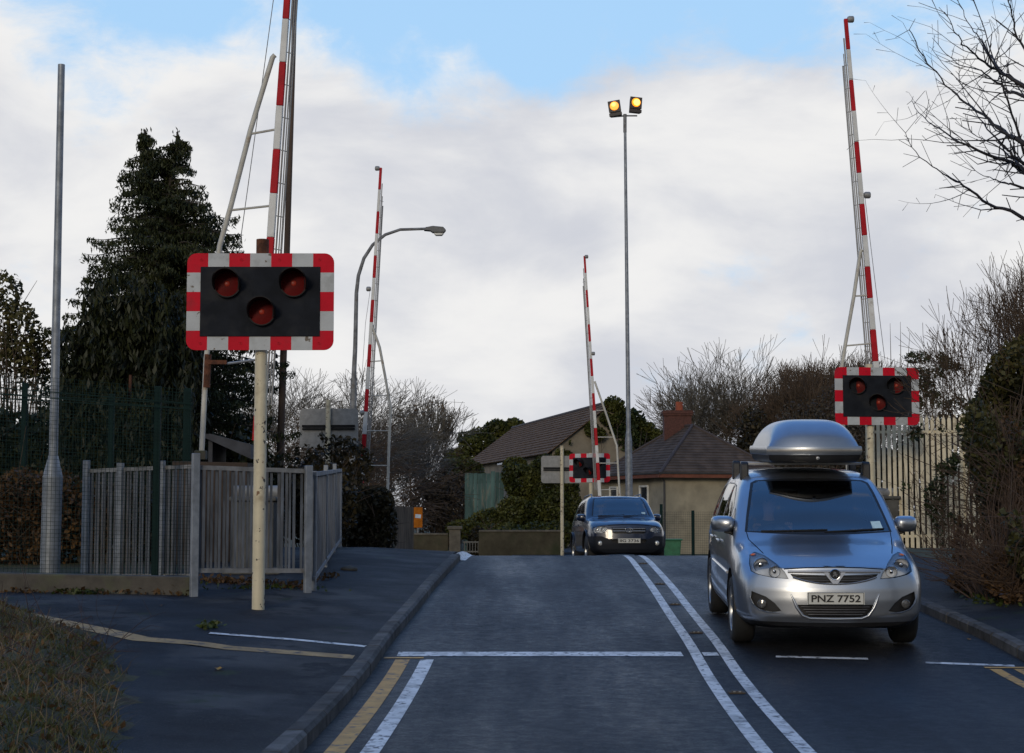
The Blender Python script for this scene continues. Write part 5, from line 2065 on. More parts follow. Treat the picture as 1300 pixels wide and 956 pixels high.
def body_mesh(st, nose, tailc, bfun, NY=120, seg=6, nexp=2.4):
    """closed car shell: st = stations (y, zb, wb, (w2,z2).. (w6,z6), zt)"""
    ys = np.array([s[0] for s in st])
    ctl = []
    for s in st:
        ctl.append([(0, s[1]), (s[2], s[1])] + list(s[3:8]) + [(0, s[8])])
    ctl = np.array(ctl, float)                         # stations x 8 x 2
    u = np.linspace(0, 1, NY)
    yy = ys[0] + (ys[-1] - ys[0]) * (u + .0 * np.sin(2 * np.pi * u))
    C = np.zeros((NY, 8, 2))
    for i in range(8):
        for k in range(2):
            C[:, i, k] = pchip(ys, ctl[:, i, k], yy)
    rows_ = []
    for j in range(NY):
        p = C[j]
        pts = []
        for i in range(7):
            a = p[i - 1] if i > 0 else np.array([-p[1][0], p[1][1]])
            b, c = p[i], p[i + 1]
            d = p[i + 2] if i < 6 else np.array([-p[6][0], p[6][1]])
            # centripetal Catmull-Rom
            t0 = 0
            t1 = t0 + max(1e-4, np.linalg.norm(b - a)) ** .5
            t2 = t1 + max(1e-4, np.linalg.norm(c - b)) ** .5
            t3 = t2 + max(1e-4, np.linalg.norm(d - c)) ** .5
            for q in range(seg):
                t_ = t1 + (t2 - t1) * q / seg
                A1 = (t1 - t_) / (t1 - t0) * a + (t_ - t0) / (t1 - t0) * b
                A2 = (t2 - t_) / (t2 - t1) * b + (t_ - t1) / (t2 - t1) * c
                A3 = (t3 - t_) / (t3 - t2) * c + (t_ - t2) / (t3 - t2) * d
                B1 = (t2 - t_) / (t2 - t0) * A1 + (t_ - t0) / (t2 - t0) * A2
                B2 = (t3 - t_) / (t3 - t1) * A2 + (t_ - t1) / (t3 - t1) * A3
                pts.append((t2 - t_) / (t2 - t1) * B1 + (t_ - t1) / (t2 - t1) * B2)
        pts.append(p[7])
        rows_.append(pts)
    rows_ = np.array(rows_)
    M_ = rows_.shape[1]
    L = ys[-1]

    def place(x, y, z):
        f = max(0, 1 - y / 1.15) ** 1.3
        g_ = max(0, 1 - (L - y) / .8) ** 1.5
        ax = min(1.0, abs(x) / .9)
        y2 = y + nose * ax ** nexp * f + bfun(z) * max(0, 1 - y / .7) ** 1.2 - tailc * ax ** 2.4 * g_
        return (x, y2, z)
    bm = bmesh.new()
    grid = {}
    for j in range(NY):
        for i in range(M_):
            x, z = rows_[j, i]
            for sx in (1, -1):
                grid[(j, i, sx)] = bm.verts.new(place(sx * max(0, x), yy[j], z))
    for j in range(NY - 1):
        for i in range(M_ - 1):
            for sx in (1, -1):
                q = [grid[(j, i, sx)], grid[(j + 1, i, sx)], grid[(j + 1, i + 1, sx)], grid[(j, i + 1, sx)]]
                bm.faces.new(q if sx > 0 else q[::-1])
    K = 24
    for j, flip in ((0, False), (NY - 1, True)):
        cg = []
        for i in range(M_):
            x, z = rows_[j, i]
            row = []
            for k in range(K + 1):
                if k == 0: row.append(grid[(j, i, -1)])
                elif k == K: row.append(grid[(j, i, 1)])
                else: row.append(bm.verts.new(place(-x + 2 * x * k / K, yy[j], z)))
            cg.append(row)
        for i in range(M_ - 1):
            for k in range(K):
                q = [cg[i][k], cg[i][k + 1], cg[i + 1][k + 1], cg[i + 1][k]]
                bm.faces.new(q[::-1] if flip else q)
    bmesh.ops.remove_doubles(bm, verts=bm.verts, dist=.0006)
    bmesh.ops.dissolve_degenerate(bm, edges=bm.edges, dist=.0002)
    bmesh.ops.recalc_face_normals(bm, faces=bm.faces)
    bm.normal_update()
    return bm


class Shell:
    """remembers the uncut shell, so that every panel cut from it keeps its smooth normals"""

    def __init__(s, bm):
        s.bm = bm.copy()
        s.bm.verts.ensure_lookup_table()
        s.bm.faces.ensure_lookup_table()
        s.bm.normal_update()
        s.bv = BVHTree.FromBMesh(s.bm)

    def apply(s, o, off=(0, 0, 0)):
        me = o.data
        off = Vector(off)
        nn = []
        for v in me.vertices:
            loc, nrm, idx, d = s.bv.find_nearest(v.co - off)
            n = Vector()
            for q in s.bm.faces[idx].verts:
                n += q.normal / max(1e-5, (q.co - loc).length) ** 1.0
            nn.append(n.normalized())
        me.normals_split_custom_set_from_vertices(nn)
        return o


def inpoly(x, y, poly):
    r = False
    n = len(poly)
    for i in range(n):
        x1, y1 = poly[i]
        x2, y2 = poly[(i + 1) % n]
        if (y1 > y) != (y2 > y) and x < (x2 - x1) * (y - y1) / (y2 - y1) + x1:
            r = not r
    return r


def cut(bm, poly, proj, filt, keep=True):
    """cookie-cut an outline through part of a shell; returns the piece as its own bmesh"""
    ia, ib = (0, 2) if proj == 'y' else (1, 2)
    us, vs = [p[0] for p in poly], [p[1] for p in poly]
    u0, u1, v0, v1 = min(us) - .05, max(us) + .05, min(vs) - .05, max(vs) + .05

    def cand():
        out = []
        for f in bm.faces:
            if not filt(f):
                continue
            c = [v.co for v in f.verts]
            if max(q[ia] for q in c) < u0 or min(q[ia] for q in c) > u1 or max(q[ib] for q in c) < v0 or min(q[ib] for q in c) > v1:
                continue
            out.append(f)
        return out
    n = len(poly)
    for i in range(n):
        a, b = poly[i], poly[(i + 1) % n]
        d = (b[0] - a[0], b[1] - a[1])
        l = math.hypot(*d)
        if l < 1e-6:
            continue
        no = [0, 0, 0]
        no[ia], no[ib] = -d[1] / l, d[0] / l
        co = [0, 0, 0]
        co[ia], co[ib] = a
        e0, e1 = min(a[0], b[0]) - .03, max(a[0], b[0]) + .03
        g0, g1 = min(a[1], b[1]) - .03, max(a[1], b[1]) + .03
        fs = [f for f in cand() if not (max(v.co[ia] for v in f.verts) < e0 or min(v.co[ia] for v in f.verts) > e1 or max(v.co[ib] for v in f.verts) < g0 or min(v.co[ib] for v in f.verts) > g1)]
        geom = set(fs)
        for f in fs:
            geom.update(f.edges)
            geom.update(f.verts)
        bmesh.ops.bisect_plane(bm, geom=list(geom), dist=1e-5, plane_co=co, plane_no=no)
    bm.normal_update()
    ins = []
    for f in cand():
        c = f.calc_center_median()
        if inpoly(c[ia], c[ib], poly):
            ins.append(f)
    out = bmesh.new()
    if keep:
        mp = {}
        for f in ins:
            q = []
            for v in f.verts:
                if v not in mp:
                    mp[v] = out.verts.new(v.co)
                q.append(mp[v])
            try:
                out.faces.new(q)
            except ValueError:
                pass
    bmesh.ops.delete(bm, geom=ins, context='FACES')
    return out


def shift(bm, v):
    for q in bm.verts:
        q.co += Vector(v)
    return bm


def bm_obj(bm, name, mat, parent, smooth=180, thick=0):
    me = bpy.data.meshes.new(name)
    bm.normal_update()
    bm.to_mesh(me)
    bm.free()
    for m_ in (mat if isinstance(mat, (list, tuple)) else [mat]):
        me.materials.append(m_)
    o = finish(me, name, parent, smooth)
    if thick:
        s = o.modifiers.new('solid', 'SOLIDIFY')
        s.thickness = abs(thick)
        s.offset = -1 if thick > 0 else 1
    return o


def front(y0, y1, ny=-.08):
    return lambda f: f.normal.y < ny and y0 < f.calc_center_median().y < y1


def sidef(sx, z0=0):
    return lambda f: f.normal.x * sx > .12 and f.calc_center_median().x * sx > .3


def mirror(p):
    return [(-x, y) for x, y in p][::-1]


def scale_poly(p, k):
    cx, cy = sum(q[0] for q in p) / len(p), sum(q[1] for q in p) / len(p)
    out = []
    for x, y in p:
        d = math.hypot(x - cx, y - cy)
        f = max(0, (d - k) / d)
        out.append((cx + (x - cx) * f, cy + (y - cy) * f))
    return out


def seam(bm, pts, proj, filt, w=.004):
    for a, b in zip(pts[:-1], pts[1:]):
        d = (b[0] - a[0], b[1] - a[1])
        l = math.hypot(*d)
        n = (-d[1] / l * w, d[0] / l * w)
        cut(bm, [(a[0] - n[0], a[1] - n[1]), (b[0] - n[0], b[1] - n[1]), (b[0] + n[0], b[1] + n[1]), (a[0] + n[0], a[1] + n[1])], proj, filt, False).free()


def circle(cx, cy, r, n=28, a0=0):
    return [(cx + r * math.cos(R(a0) + 2 * math.pi * i / n), cy + r * math.sin(R(a0) + 2 * math.pi * i / n)) for i in range(n)]


def text_mb(txt, w, h, depth=.002):
    cu = bpy.data.curves.new('lettering', 'FONT')
    cu.body = txt
    cu.align_x = 'CENTER'
    cu.align_y = 'CENTER'
    cu.extrude = .01
    cu.offset = .022
    o = bpy.data.objects.new('lettering', cu)
    COL.objects.link(o)
    dg = bpy.context.evaluated_depsgraph_get()
    me = bpy.data.meshes.new_from_object(o.evaluated_get(dg))
    bpy.data.objects.remove(o)
    V = np.array([v.co[:] for v in me.vertices])
    lo, hi = V.min(0), V.max(0)
    V = (V - (lo + hi) / 2) / (hi - lo) * np.array([w, h, depth])
    mb = MB()
    mb.add([(v[0], -v[2], v[1]) for v in V], [list(p.vertices) for p in me.polygons])
    bpy.data.meshes.remove(me)
    bpy.data.curves.remove(cu)
    return mb


def wheel(parent, x, y, r, w, sx, spokes=5, rim_r=.66, drop=0):
    m = Matrix.Translation((x, y, r - drop)) @ Matrix.Rotation(R(90) * sx, 4, 'Y')
    root = bpy.data.objects.new('wheel', None)
    COL.objects.link(root)
    root.parent = parent
    t = MB()
    rr = r * rim_r
    t.lathe([(rr, -w / 2 + .01), (rr + .02, -w / 2), (r - .03, -w / 2 + .004), (r - .006, -w / 2 + .03), (r, 0), (r - .006, w / 2 - .03), (r - .03, w / 2 - .004), (rr + .02, w / 2), (rr, w / 2 - .01)], m, 36)
    t.build('tyre', tyre, root, smooth=45)
    k = MB()
    k.lathe([(rr, -w / 2 + .01), (rr * .95, -w / 2 + .03), (rr * .93, w / 2 - .04), (rr * .97, w / 2 - .012), (rr, w / 2 - .008)], m, 32)
    k.lathe([(.0005, w / 2 - .02), (rr * .16, w / 2 - .022), (rr * .22, w / 2 - .04)], m, 16)
    for i in range(spokes):
        a = 2 * math.pi * i / spokes
        for s_ in (-.10, .10):
            p0 = m @ Vector((rr * .15 * math.cos(a + s_), rr * .15 * math.sin(a + s_), w / 2 - .035))
            p1 = m @ Vector((rr * .95 * math.cos(a + s_), rr * .95 * math.sin(a + s_), w / 2 - .03))
            k.bar(p0, p1, .035, .02, up=(sx, 0, 0))
    k.build('rim', rimm, root, smooth=35)
    d = MB()
    d.lathe([(.0005, w / 2 - .075), (rr * .93, w / 2 - .075)], m, 24)
    d.build('brake_disc', trimb, root)
    return root


def arch_liner(mb, y, r, rad, x0, x1):
    n = 16
    vs, fs = [], []
    for i in range(n + 1):
        a = math.pi * i / n
        for x in (x0, x1):
            vs.append((x, y + rad * math.cos(a), r + rad * math.sin(a) * 1.0))
    for i in range(n):
        fs.append((2 * i, 2 * i + 1, 2 * i + 3, 2 * i + 2))
    k = len(vs)
    # inner wall
    wall_ = [(x1, y + rad * math.cos(math.pi * i / n), r + rad * math.sin(math.pi * i / n)) for i in range(n + 1)]
    vs += wall_
    fs.append(list(range(k, k + n + 1)))
    mb.add(vs, fs)


def interior(t, dash_y, floor_z, seat_y, w, top):
    mb = MB()
    mb.prism([(dash_y - .28, top - .02), (dash_y + .10, top), (dash_y + .28, top - .10), (dash_y + .30, top - .32), (dash_y - .28, top - .5)], lambda u, v, d: (d, u, v), -w, w)
    mb.build('dashboard', trimb, t, bevel=.03)
    for x in (-.37, .37):
        s = MB()
        s.box((x, seat_y + .02, floor_z + .36), (.50, .52, .16), rx=R(4))
        s.box((x, seat_y + .32, floor_z + .72), (.48, .16, .66), rx=R(-14))
        s.build('seat', seatm, t, bevel=.05)
        s = MB()
        s.box((x, seat_y + .43, floor_z + 1.15), (.27, .10, .18), rx=R(-10))
        s.tube([(x - .07, seat_y + .42, floor_z + 1.0), (x - .07, seat_y + .43, floor_z + 1.1)], .008, 6)
        s.tube([(x + .07, seat_y + .42, floor_z + 1.0), (x + .07, seat_y + .43, floor_z + 1.1)], .008, 6)
        s.build('headrest', seatm, t, bevel=.03)
    s = MB()
    s.box((0, seat_y + 1.18, floor_z + .70), (1.2, .18, .7), rx=R(-12))
    s.box((0, seat_y + .9, floor_z + .34), (1.2, .5, .16))
    s.build('rear_bench', seatm, t, bevel=.05)
    fl = MB()
    fl.box((0, seat_y + .4, floor_z - .03), (w * 2, 3.0, .05))
    fl.build('floor', trimb, t)
    st = MB()
    wc = Vector((-.37, dash_y + .42, top - .04))
    ax = Matrix.Translation(wc) @ Matrix.Rotation(R(-62), 4, 'X')
    ring = [ax @ Vector((.185 * math.cos(2 * math.pi * i / 28), .185 * math.sin(2 * math.pi * i / 28), 0)) for i in range(29)]
    st.tube(ring, .016, 8, caps=False)
    for a in (R(0), R(180), R(-90)):
        st.tube([ax @ Vector((0, 0, .02)), ax @ Vector((.18 * math.cos(a), .18 * math.sin(a), 0))], .018, 6)
    st.tube([ax @ Vector((0, 0, .03)), Vector((-.37, dash_y + .1, top - .16))], .05, 8)
    st.build('steering_wheel', trimb, t, smooth=50)
    return wc


def headlight(shell, t, bm, poly, proj_filter, lamps, y_at, orange=None):
    outer = cut(bm, poly, 'y', proj_filter)
    c = outer.copy()
    cov = shell.apply(bm_obj(outer, 'headlight', clearg, t))
    for v in c.verts:
        v.co.y += .055
        v.co.x *= .985
    bm_obj(c, 'lamp_bowl', M('lamp_bowl', (.62, .63, .65), .5, 0), cov)
    for (x, z, r) in lamps:
        y = y_at(x, z) + .035
        m = Matrix.Translation((x, y, z)) @ Matrix.Rotation(R(90), 4, 'X')
        k = MB()
        k.lathe([(r, .012), (r * .95, -.004), (r * .6, -.03), (.0005, -.036)], m, 24)
        k.build('reflector', reflector, cov, smooth=60)
        k = MB()
        k.lathe([(r * .34, -.02), (r * .3, .004), (.0005, .01)], m, 16)
        k.lathe([(r * 1.05, .004), (r * 1.0, .016), (r * .95, .012)], m, 24)
        k.build('bulb', chrome, cov, smooth=60)
    if orange:
        (x, z, r) = orange
        y = y_at(x, z) + .02
        k = MB()
        k.lathe([(r, 0), (r * .7, .012), (.0005, .016)], Matrix.Translation((x, y, z)) @ Matrix.Rotation(R(90), 4, 'X') @ Matrix.Scale(.55, 4, (0, 1, 0)), 16)
        k.build('indicator', amberl, cov, smooth=60)
    return cov




def depth_fn(bm):
    bv = BVHTree.FromBMesh(bm)

    def f(x, z):
        h = bv.ray_cast(Vector((x, -2, z)), Vector((0, 1, 0)))
        return h[0].y if h[0] else .2
    return f


def side_fn(bm):
    bv = BVHTree.FromBMesh(bm)

    def f(y, z, sx):
        h = bv.ray_cast(Vector((sx * 2, y, z)), Vector((-sx, 0, 0)))
        return h[0].x if h[0] else sx * .85
    return f


def mirror_part(t, sx, y, z, paint, w=.20, h=.15, x=.86):
    mb = MB()
    n = 14
    rings = []
    for (k, dy, sc_) in ((0, -.10, .55), (1, -.07, .86), (2, -.01, 1.0), (3, .055, .98), (4, .062, .90)):
        ring = []
        for i in range(n):
            a = 2 * math.pi * i / n
            ca, sa = math.cos(a), math.sin(a)
            px = math.copysign(abs(ca) ** .55, ca) * w / 2 * sc_
            pz = math.copysign(abs(sa) ** .6, sa) * h / 2 * sc_
            ring.append((sx * (x + .055) + px, y + dy + sx * px * .28, z + pz + .02))
        rings.append(ring)
    vs = [v for r_ in rings for v in r_]
    fs = [(j * n + i, j * n + (i + 1) % n, (j + 1) * n + (i + 1) % n, (j + 1) * n + i) for j in range(4) for i in range(n)]
    fs += [list(range(n))[::-1], list(range(4 * n, 5 * n))]
    mb.add(vs, fs)
    o = mb.build('wing_mirror', paint, t, smooth=50)
    k = MB()
    k.bar((sx * (x - .07), y + .0, z - .07), (sx * (x + .04), y, z - .045), .09, .05)
    k.build('mirror_arm', trimb, o, bevel=.01)
    return o


def plate(t, x, y, z, txt, tilt=0):
    mb = MB()
    mb.box((x, y, z), (.52, .012, .112))
    o = mb.build('number_plate', platew, t, bevel=.003)
    l = text_mb(txt, .445, .066)
    l.v = [(v[0] + x, v[1] + y - .0085, v[2] + z) for v in l.v]
    l.build('lettering', ink, o)
    k = MB()
    for a, b, c_, d in ((0, .053, .50, .004), (0, -.053, .50, .004), (.25, 0, .004, .106), (-.25, 0, .004, .106)):
        k.box((x + a, y - .007, z + b), (c_, .003, d))
    k.build('plate_edge', ink, o)
    return o


# ------------------------------------------------------------------ the driver figures
skin = M('skin', (.42, .25, .18), .55, var=.08)
hairm = M('grey_hair', (.14, .13, .12), .8, var=.2)


def person(name, label, seat, hands, cloth, lean=0):
    """seated driver: one skinned body, hair and jumper as children; hands close on the wheel rim"""
    sx, sy, sz = seat
    J = {}
    pts, rad, ed = [], [], []

    def v(k, x, y, z, r, par=None):
        J[k] = len(pts)
        pts.append((x, y, z)); rad.append(r)
        if par is not None:
            ed.append((J[par], J[k]))
    v('pel', 0, 0, .02, .13)
    v('ab', 0, .03, .20, .125, 'pel')
    v('ch', 0, .05, .38, .14, 'ab')
    v('nk0', 0, .04, .52, .07, 'ch')
    v('nk1', 0, .015, .60, .052, 'nk0')
    v('hd0', 0, -.005, .67, .070, 'nk1')
    v('hd1', 0, -.01, .75, .082, 'hd0')
    v('hd2', 0, 0, .81, .060, 'hd1')
    for s, hp in ((-1, hands[0]), (1, hands[1])):
        k = 'l' if s < 0 else 'r'
        v(k + 'sh', s * .18, .04, .46, .062, 'ch')
        e = (s * .26, -.10, .24)
        v(k + 'el', *e, .046, k + 'sh')
        hx, hy, hz = hp[0] - sx, hp[1] - sy, hp[2] - sz
        dv = Vector((hx - e[0], hy - e[1], hz - e[2]))
        w_ = Vector(e) + dv * .86
        v(k + 'wr', *w_, .029, k + 'el')
        pm = Vector(e) + dv * .97
        v(k + 'pm', *pm, .034, k + 'wr')
        nrm = dv.normalized()
        lat = Vector((0, 0, 1)).cross(nrm).normalized()
        upv = nrm.cross(lat)
        for f in range(4):
            o = (f - 1.5) * .020
            ln = (.036, .042, .040, .032)[f]
            p1 = pm + nrm * .03 + upv * .03 + lat * o
            p2 = p1 + nrm * ln + upv * .004
            p3 = p2 + nrm * .006 - upv * .034
            v('%sf%d1' % (k, f), *p1, .010, k + 'pm')
            v('%sf%d2' % (k, f), *p2, .009, '%sf%d1' % (k, f))
            v('%sf%d3' % (k, f), *p3, .008, '%sf%d2' % (k, f))
        p1 = pm - lat * s * .036 + nrm * .012
        p2 = p1 + nrm * .03 - upv * .012
        v(k + 't1', *p1, .011, k + 'pm')
        v(k + 't2', *p2, .009, k + 't1')
        v(k + 'hip', s * .10, -.05, .0, .10, 'pel')
        v(k + 'kn', s * .14, -.46, .06, .066, k + 'hip')
        v(k + 'an', s * .13, -.72, -.26, .042, k + 'kn')
        v(k + 'to', s * .13, -.86, -.29, .036, k + 'an')
    me = bpy.data.meshes.new(name)
    me.from_pydata(pts, ed, [])
    o = bpy.data.objects.new(name, me)
    COL.objects.link(o)
    o.modifiers.new('skin', 'SKIN')
    for i, r_ in enumerate(rad):
        me.skin_vertices[0].data[i].radius = (r_, r_)
    me.skin_vertices[0].data[0].use_root = True
    sb_ = o.modifiers.new('sub', 'SUBSURF')
    sb_.levels = sb_.render_levels = 2
    dg = bpy.context.evaluated_depsgraph_get()
    m2 = bpy.data.meshes.new_from_object(o.evaluated_get(dg))
    bpy.data.objects.remove(o)
    bm = bmesh.new()
    bm.from_mesh(m2)
    # a face: widen the skull, push out nose, brow and chin
    for q in bm.verts:
        if q.co.z > .62:
            c = q.co
            if c.y < -.04:
                c.y -= .030 * math.exp(-((c.x / .016) ** 2 + ((c.z - .715) / .022) ** 2))      # nose
                c.y -= .012 * math.exp(-((c.x / .05) ** 2 + ((c.z - .762) / .012) ** 2))       # brow
                c.y += .010 * math.exp(-(((abs(c.x) - .032) / .014) ** 2 + ((c.z - .742) / .012) ** 2))   # eye sockets
                c.y -= .010 * math.exp(-((c.x / .03) ** 2 + ((c.z - .645) / .02) ** 2))        # chin
                c.y -= .005 * math.exp(-((c.x / .025) ** 2 + ((c.z - .682) / .006) ** 2))      # lips
            c.x += math.copysign(.014, c.x) * math.exp(-(((abs(c.x) - .08) / .02) ** 2 + ((c.y - .0) / .02) ** 2 + ((c.z - .73) / .03) ** 2))  # ears
    root = thing('person', label, 'person', (0, 0, 0))
    cl = bm.copy()
    bmesh.ops.delete(cl, geom=[f for f in cl.faces if f.calc_center_median().z > .535 or min((Vector(f.calc_center_median()) - (Vector(h) - Vector(seat))).length for h in hands) < .12 or f.calc_center_median().y < -.35 and f.calc_center_median().z < .12], context='FACES')
    for q in cl.verts:
        q.co += q.normal * .011
    hr = bm.copy()
    bmesh.ops.delete(hr, geom=[f for f in hr.faces if f.calc_center_median().z < .70 or (f.calc_center_median().y < -.03 and f.calc_center_median().z < .80)], context='FACES')
    for q in hr.verts:
        q.co += q.normal * .012
    me = bpy.data.meshes.new('body')
    bm.to_mesh(me)
    bm.free()
    me.materials.append(skin)
    b = finish(me, 'body', root, 180)
    bm_obj(cl, 'jumper', cloth, root)
    bm_obj(hr, 'hair', hairm, root)
    ey = MB()
    for s in (-1, 1):
        ey.lathe([(.0005, -.011), (.0078, -.0078), (.011, 0), (.0078, .0078), (.0005, .011)], Matrix.Translation((s * .031, -.078, .742)), 10)
    ey.build('eyes', M('eye', (.10, .08, .07), .2), root, smooth=180)
    return root


def place_person(root, car, local):
    root.location = car.matrix_basis @ Vector(local)
    root.rotation_euler = car.rotation_euler


# ------------------------------------------------------------------ silver people carrier
def car_pose(t, front_xy, axis_xy, wb_front, wheelbase):
    """put the car on the ground: heading and pitch from where its axles stand"""
    pass


def silver_car():
    x0, y0 = 2.95, 15.2
    yaw = R(-2.5)                        # rear swings to the right of the picture
    t = thing('silver_car', 'silver people carrier with headlights off and a roof box coming over the hump', 'car')
    st = [
        (0.00, .235, .64, (.765, .30), (.800, .47), (.785, .62), (.70, .715), (.40, .752), .762),
        (0.10, .215, .69, (.81, .30), (.845, .48), (.832, .645), (.745, .752), (.43, .790), .800),
        (0.30, .20, .73, (.855, .30), (.886, .50), (.872, .68), (.79, .805), (.45, .848), .860),
        (0.60, .19, .76, (.882, .30), (.899, .53), (.886, .725), (.80, .862), (.46, .912), .926),
        (0.98, .18, .78, (.888, .30), (.900, .56), (.885, .80), (.80, .935), (.47, 1.000), 1.018),
        (1.30, .18, .78, (.888, .30), (.902, .57), (.886, .86), (.768, 1.150), (.46, 1.232), 1.255),
        (1.62, .18, .78, (.888, .30), (.902, .58), (.886, .895), (.715, 1.390), (.44, 1.462), 1.482),
        (1.85, .18, .78, (.888, .30), (.902, .58), (.885, .915), (.680, 1.500), (.42, 1.560), 1.576),
        (2.10, .18, .78, (.888, .30), (.902, .58), (.884, .925), (.660, 1.548), (.41, 1.602), 1.616),
        (2.50, .18, .78, (.888, .30), (.902, .58), (.884, .94), (.632, 1.568), (.385, 1.622), 1.636),
        (3.20, .18, .78, (.886, .30), (.900, .60), (.880, .96), (.622, 1.560), (.38, 1.615), 1.630),
        (3.90, .20, .76, (.868, .32), (.882, .62), (.860, .98), (.600, 1.515), (.36, 1.568), 1.582),
        (4.25, .23, .72, (.83, .34), (.85, .64), (.825, .98), (.57, 1.44), (.34, 1.485), 1.498),
        (4.40, .27, .66, (.78, .38), (.80, .66), (.77, .96), (.53, 1.33), (.32, 1.37), 1.38),
        (4.46, .32, .60, (.72, .42), (.74, .66), (.71, .92), (.50, 1.25), (.30, 1.28), 1.29),
    ]
    st = [(q[0], q[1], q[2] * .972) + tuple((a_ * .972, b_) for a_, b_ in q[3:8]) + (q[8],) for q in st]
    bz = lambda z: float(np.interp(z, [.2, .26, .32, .46, .56, .64, .70, .76, .80, .9], [.07, .03, .004, .0, .012, .035, .055, .075, .10, .12]))
    bm = body_mesh(st, .27, .10, bz, NY=130, seg=7)
    yf, xf = depth_fn(bm), side_fn(bm)
    shell = Shell(bm)
    # windscreen with its black edge
    ws = [(-.715, 1.030), (-.36, 1.014), (0, 1.009), (.36, 1.014), (.715, 1.030), (.682, 1.18), (.625, 1.40), (.594, 1.495), (.54, 1.520), (.27, 1.536), (0, 1.541), (-.27, 1.536), (-.54, 1.520), (-.594, 1.495), (-.625, 1.40), (-.682, 1.18)]
    flt = lambda f: f.normal.y < -.1 and f.normal.z > .15 and .80 < f.calc_center_median().y < 2.1 and abs(f.normal.x) < .75
    scr = cut(bm, ws, 'y', flt)
    inner = cut(scr, scale_poly(ws, .028), 'y', lambda f: True)
    o = shell.apply(bm_obj(inner, 'windscreen', glass, t))
    bm_obj(scr, 'screen_edge', trimb, o)
    # cowl strip, panoramic strip over the screen
    # headlights
    hp = [(.415, .655), (.445, .715), (.51, .785), (.60, .850), (.675, .872), (.728, .845), (.748, .775), (.742, .71), (.68, .685), (.56, .662)]
    for sx in (1, -1):
        pl = hp if sx > 0 else mirror(hp)
        headlight(shell, t, bm, pl, front(-.2, .75, -.04), [(sx * .535, .715, .052), (sx * .645, .765, .068)], yf, (sx * .69, .845, .028))
    # upper grille and V bar
    gu = [(-.40, .700), (-.10, .692), (.10, .692), (.40, .700), (.375, .668), (.30, .640), (.10, .622), (-.10, .622), (-.30, .640), (-.375, .668)]
    g1 = cut(bm, gu, 'y', front(-.2, .5))
    o = bm_obj(shift(g1, (0, .035, 0)), 'grille', trimb, t)
    mb = MB()
    for z in (.684, .664, .644):
        wv = .37 - (.70 - z) * 1.4
        mb.tube([(x, yf(x, z) + .012, z) for x in np.linspace(-wv, wv, 17)], .0055, 6)
    build_each(mb, 'grille_bar', M('grille_bar', (.06, .06, .065), .35), o, smooth=60)
    mb = MB()
    mb.tube([(x, yf(x, .722) - .002, .722 - .01 * abs(x)) for x in np.linspace(-.42, .42, 19)], .013, 8)
    vp = [(-.105, .724), (-.066, .724), (0, .645), (.066, .724), (.105, .724), (.022, .616), (-.022, .616)]
    mb.prism(vp, lambda u, v, d: (u, yf(0, v) - .004 - d + .25 * abs(u) ** 2, v), -.02, .008)
    mb.tube([(x, yf(x, .612) - .002, .612 + .34 * abs(x / .38) ** 2.2 * .18) for x in np.linspace(-.38, .38, 17)], .008, 6)
    build_each(mb, 'grille_trim', M('satin_chrome', (.30, .31, .33), .42, .7, var=.05), o, smooth=60)
    em = MB()
    me_ = Matrix.Translation((0, yf(0, .70) - .022, .700)) @ Matrix.Rotation(R(90), 4, 'X')
    em.lathe([(.050, -.01), (.050, .006), (.044, .010), (.040, .005), (.0005, .004)], me_, 32)
    eb = em.build('badge', M('badge_dark', (.05, .05, .055), .25, .6), o, smooth=40)
    em = MB()
    em.lathe([(.051, .004), (.048, .012), (.042, .010)], me_, 32)
    beast = [(-.024, -.018), (-.012, -.022), (-.008, -.010), (.004, -.012), (.008, -.024), (.018, -.020), (.014, -.008), (.024, .000), (.018, .006), (.010, .004), (.012, .014), (.004, .026), (-.006, .024), (-.012, .030), (-.012, .018), (-.022, .014), (-.016, .006), (-.006, .006), (-.012, -.004), (-.022, -.006)]
    em.prism(beast, lambda u, v, d: (u, yf(0, .70) - .030 - d, .700 + v), 0, .006)
    em.build('emblem', chrome, eb)
    # lower grille
    gl = [(-.345, .425), (.345, .425), (.325, .385), (.285, .335), (.235, .315), (-.235, .315), (-.285, .335), (-.325, .385)]
    g2 = cut(bm, gl, 'y', front(-.2, .5))
    o = bm_obj(shift(g2, (0, .045, 0)), 'lower_grille', trimb, t)
    mb = MB()
    for z in (.405, .382, .359, .336):
        wv = .325 - (.42 - z) * .95
        mb.tube([(x, yf(x, z) + .015, z) for x in np.linspace(-wv, wv, 13)], .006, 6)
    build_each(mb, 'grille_bar', M('grille_bar_low', (.05, .05, .055), .4), o, smooth=60)
    mb = MB()
    path = [(-.40, .52), (-.375, .46), (-.35, .40), (-.30, .328), (-.235, .302), (0, .297), (.235, .302), (.30, .328), (.35, .40), (.375, .46), (.40, .52)]
    mb.tube([(x, yf(x, z) - .004, z) for x, z in path], [.006, .012, .014, .014, .013, .012, .013, .014, .014, .012, .006], 8)
    mb.build('bumper_lip', silver, o, smooth=60)
    # fog lamp recesses
    fp = [(.745, .535), (.62, .490), (.545, .435), (.485, .365), (.56, .352), (.66, .365), (.72, .405), (.752, .47)]
